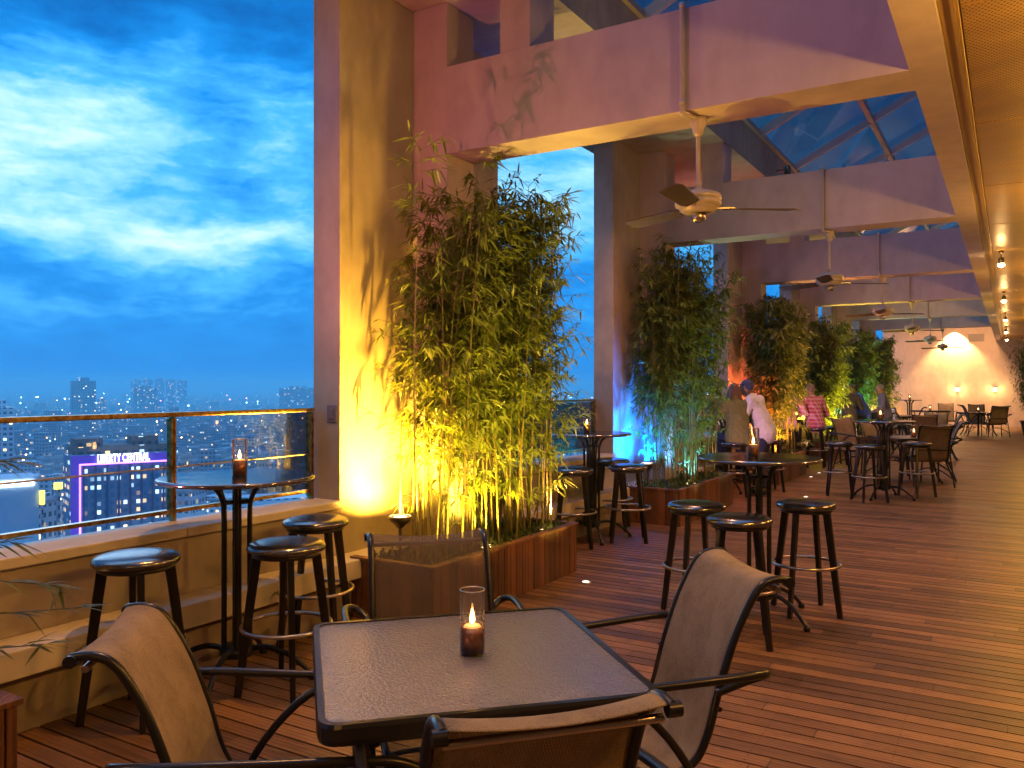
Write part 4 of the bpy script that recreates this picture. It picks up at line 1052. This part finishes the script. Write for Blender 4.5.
so = bpy.data.objects.new('sign_letters', sm_); C.objects.link(so); so.parent = e; so.location = (-.5, -1.6, HH-3.0); so.rotation_euler = (PI/2, 0, 0); so.scale = (.60, 1.15, 1)
# five towers on the horizon
tm = windows('far_tower', (.22,.28,.38), (.08,.12,.2), .12, 2.5, 5, 4)
for i, px in enumerate((136,148,160,171,182)):
    az = 31.18+math.degrees(math.atan((512-px)/823)); x, y = pol(az, 3600); hh = [112,114,116,112,110][i]
    b = MB(); b.box(-19,19,-14,14,0,hh); b.box(-12,12,-9,9,hh+.05,hh+6)
    o = b.build('tower_block', tm, loc=(x,y,GZ), rz=R(az))
    tag(o, 'slab tower on the horizon, %s of the row of five' % ['leftmost','second from left','middle','second from right','rightmost'][i], 'building', 'row of five towers on the horizon')
for az, D, w, h, lab in ((58.7,1500,36,98,'dark broad tower standing above the city, left of the five towers'),(55.2,2100,50,85,'dark low slab in front of the five towers'),(63.2,620,18,76,'pale office block at the left edge above the railing'),
                        (38.5,2600,70,100,'dark tower in the second opening'),(45.8,2200,90,84,'dark tower right of the five towers')):
    x, y = pol(az, D); b = MB(); b.box(-w/2,w/2,-15,15,0,h); b.box(-w/4,w/4,-9,9,h+.05,h+5)
    tag(b.build('tower_block', CM[1] if D > 1000 else CM[0], loc=(x,y,GZ), rz=R(az)), lab, 'building')
# blank pale wall with light strip (left), billboards, near white blocks on the right
x, y = pol(62.2, 300); e = empty('blank_walled_building', (x,y,GZ), R(62.2+8), 'building with a tall blank pale wall topped by a white light strip', 'building')
b = MB(); b.box(-6,6,0,14,0,61); b.build('walls', mat('pale_blank_wall', (.42,.52,.60), .55), e); b = MB(); b.box(-5.6,4.6,-.5,-.05,58.2,60); b.build('light_strip', sgm, e)
yel = mat('yellow_sign', (1,.8,.2), emit=(1,.72,.05), es=2.6); yel.cycles.emission_sampling = 'NONE'
for az, D, w, h, z, lab in ((60.9,300,1.5,4.5,GZ+52,'narrow upright yellow lit sign left of the neon hotel'),(60.05,360,3.0,2.6,GZ+50,'left one of two wide yellow lit signs beside the neon hotel'),(59.2,375,3.0,2.6,GZ+50,'right one of two wide yellow lit signs beside the neon hotel')):
    x, y = pol(az, D); e = empty('lit_sign', (x,y,GZ), R(az), lab, 'sign', 'yellow signs beside the hotel')
    b = MB(); b.box(-w/2,w/2,0,.5,z-GZ,z-GZ+h); b.build('sign_face', yel, e, .2); b = MB(); b.box(-w/4,w/4,.51,w,0,z-GZ+h*.6); b.build('support', CM[1], e)
for az, D, w, d, h, lab in ((47.2,330,34,18,46,'long white apartment block seen through the railing, right of the candle'),(50.4,290,18,14,42,'white block just right of the railing post'),(43.8,420,26,16,50,'pale block at the foot of the first column')):
    x, y = pol(az, D); e = empty('apartment_block', (x,y,GZ), R(az+12), lab, 'building')
    b = MB(); b.box(-w/2,w/2,0,d,0,h); b.build('walls', CM[0], e)
    b = MB()
    for q in range(1, int(h/3.3)): b.box(-w/2-.1,w/2+.1,-.9,-.02,q*3.3,q*3.3+.9)
    b.build('balcony', mat('white_balcony', (.6,.63,.66), .6), e)

# haze: closed box of even density
b = MB(); b.box(-9000, 9000, -9000, 9000, GZ-1, 44)
hz = b.build('haze', mat('haze_dummy')); hm = bpy.data.materials.new('haze'); hm.use_nodes = True
nt = hm.node_tree; nt.nodes.clear(); ou = nt.nodes.new('ShaderNodeOutputMaterial'); pv = nt.nodes.new('ShaderNodeVolumePrincipled')
pv.inputs['Color'].default_value = (.40,.88,1.0,1); pv.inputs['Density'].default_value = .00034; pv.inputs['Anisotropy'].default_value = .35; nt.links.new(pv.outputs[0], ou.inputs['Volume'])
hz.data.materials.clear(); hz.data.materials.append(hm); tag(hz, 'blue evening haze over the city', 'haze', None, 'stuff')
USE_HAZE = True
if not USE_HAZE: bpy.data.objects.remove(hz)

# ------------------------------------------------------------------ dusk sky
w = bpy.data.worlds.new('World'); S.world = w; w.use_nodes = True; nt = w.node_tree
class W_: pass
t = NT.__new__(NT); t.t = nt; t.n = nt.nodes; t.l = nt.links; t.b = None
bg = nt.nodes['Background']
tc = t.new('ShaderNodeTexCoord'); x, y, z = t.sep(tc.outputs['Generated'])
az = t.math('ARCTAN2', t.math('MULTIPLY', x, -1), y)          # radians to the left of +y
el = t.math('ARCSINE', z)
wv = t.noise(1, t.comb(t.math('MULTIPLY', az, 3.4), t.math('MULTIPLY', el, 9), .3), 5, .6)
wr = t.math('MULTIPLY', t.math('SUBTRACT', wv.outputs[0], .5), .10)
n1 = t.noise(1, t.comb(t.math('ADD', t.math('MULTIPLY', az, 5), 2.3), t.math('ADD', t.math('MULTIPLY', el, 13), t.math('MULTIPLY', wr, 8)), 1.7), 8, .58)
n2 = t.noise(1, t.comb(t.math('ADD', t.math('MULTIPLY', az, 17), t.math('MULTIPLY', wr, 12)), t.math('ADD', t.math('MULTIPLY', el, 50), t.math('MULTIPLY', wr, 30)), 4.1), 9, .66)
def gauss(a0, e0, sa, se, amp):
    da = t.math('DIVIDE', t.math('SUBTRACT', az, a0), sa); de = t.math('DIVIDE', t.math('SUBTRACT', t.math('ADD', el, wr), e0), se)
    q = t.math('ADD', t.math('MULTIPLY', da, da), t.math('MULTIPLY', de, de)); return t.math('MULTIPLY', t.math('POWER', 2.718, t.math('MULTIPLY', q, -1)), amp)
f = gauss(1.08, .215, .22, .10, .42)
for a in ((.81,.28,.06,.08,.26),(.92,.37,.05,.045,.22),(.99,.345,.10,.02,.10),(.90,.155,.20,.028,.42),(.52,.24,.18,.10,.42),(1.02,.30,.14,.05,.14),(1.10,.085,.12,.03,.10),(.93,.40,.28,.06,-.22),(.88,.27,.05,.05,-.12),(1.06,.125,.14,.03,-.20),(1.45,.2,.3,.12,.4),(.2,.2,.3,.1,.2)):
    f = t.math('ADD', f, gauss(*a))
f = t.math('ADD', f, t.math('MULTIPLY', t.math('SUBTRACT', n1.outputs[0], .5), .62))
f = t.math('ADD', f, t.math('MULTIPLY', t.math('SUBTRACT', n2.outputs[0], .5), .58))
# clouds calm down towards the horizon
f = t.math('MULTIPLY', f, t.math('MINIMUM', t.math('MULTIPLY', t.math('MAXIMUM', el, 0), 11), 1))
f = t.math('ADD', f, .33)
colr = t.ramp(f, [(.0,(.002,.065,.25)),(.22,(.002,.115,.39)),(.42,(.006,.18,.53)),(.62,(.05,.32,.66)),(.80,(.22,.50,.72)),(1.0,(.50,.66,.70))])
hor = t.ramp(t.math('MULTIPLY', t.math('MAXIMUM', el, 0), 2.2), [(0,(.9,.95,1)),(.10,(1,1,1)),(.3,(1,1,1)),(1,(1,1,1))])
skyc = t.mix(1.0, colr, hor, 'MULTIPLY')
hi = t.math('MULTIPLY', t.math('MINIMUM', t.math('MAXIMUM', t.math('MULTIPLY', t.math('SUBTRACT', el, .50), 2.4), 0), 1), 1.0)
skyc = t.mix(hi, skyc, (.30,.62,1.15))
up = t.math('GREATER_THAN', z, -.02)
skyc = t.mix(up, (.004,.05,.16), skyc)
# a faint Nishita dusk under it for natural gradient
ns = t.new('ShaderNodeTexSky', sky_type='NISHITA'); ns.sun_disc = False; ns.sun_elevation = R(-4); ns.sun_rotation = R(-75)
mixn = t.mix(.04, skyc, ns.outputs[0], 'ADD')
t.link(mixn, bg.inputs[0]); bg.inputs[1].default_value = 1.0
w.cycles.sampling_method = 'MANUAL'; w.cycles.sample_map_resolution = 512
# last daylight from the western sky: one weak, very soft sun
sl = bpy.data.lights.new('sun', 'SUN'); sl.energy = .12; sl.angle = R(20); sl.color = (.55,.75,1); so_ = bpy.data.objects.new('sun', sl); C.objects.link(so_)
dv = Vector((math.sin(R(62)), -math.cos(R(62)), -.25)); so_.rotation_euler = dv.to_track_quat('-Z', 'Y').to_euler()

# ------------------------------------------------------------------ camera
cam = bpy.data.cameras.new('camera'); co = bpy.data.objects.new('camera', cam); C.objects.link(co)
co.location = (0,0,1.55); co.rotation_euler = (R(90), 0, R(31.18))
cam.sensor_width = 36; cam.lens = 823/1024*36; cam.shift_y = 2/1024; cam.clip_start = .05; cam.clip_end = 30000
S.camera = co
S.view_settings.view_transform = 'Standard'; S.view_settings.look = 'None'; S.view_settings.exposure = .85; S.view_settings.gamma = 1
S.cycles.max_bounces = 7; S.cycles.diffuse_bounces = 3; S.cycles.glossy_bounces = 3; S.cycles.transmission_bounces = 4; S.cycles.transparent_max_bounces = 12; S.cycles.volume_bounces = 1
S.cycles.adaptive_threshold = .025; S.cycles.sample_clamp_indirect = 4; S.cycles.use_denoising = True; S.cycles.caustics_reflective = False; S.cycles.caustics_refractive = False
bpy.context.view_layer.update()
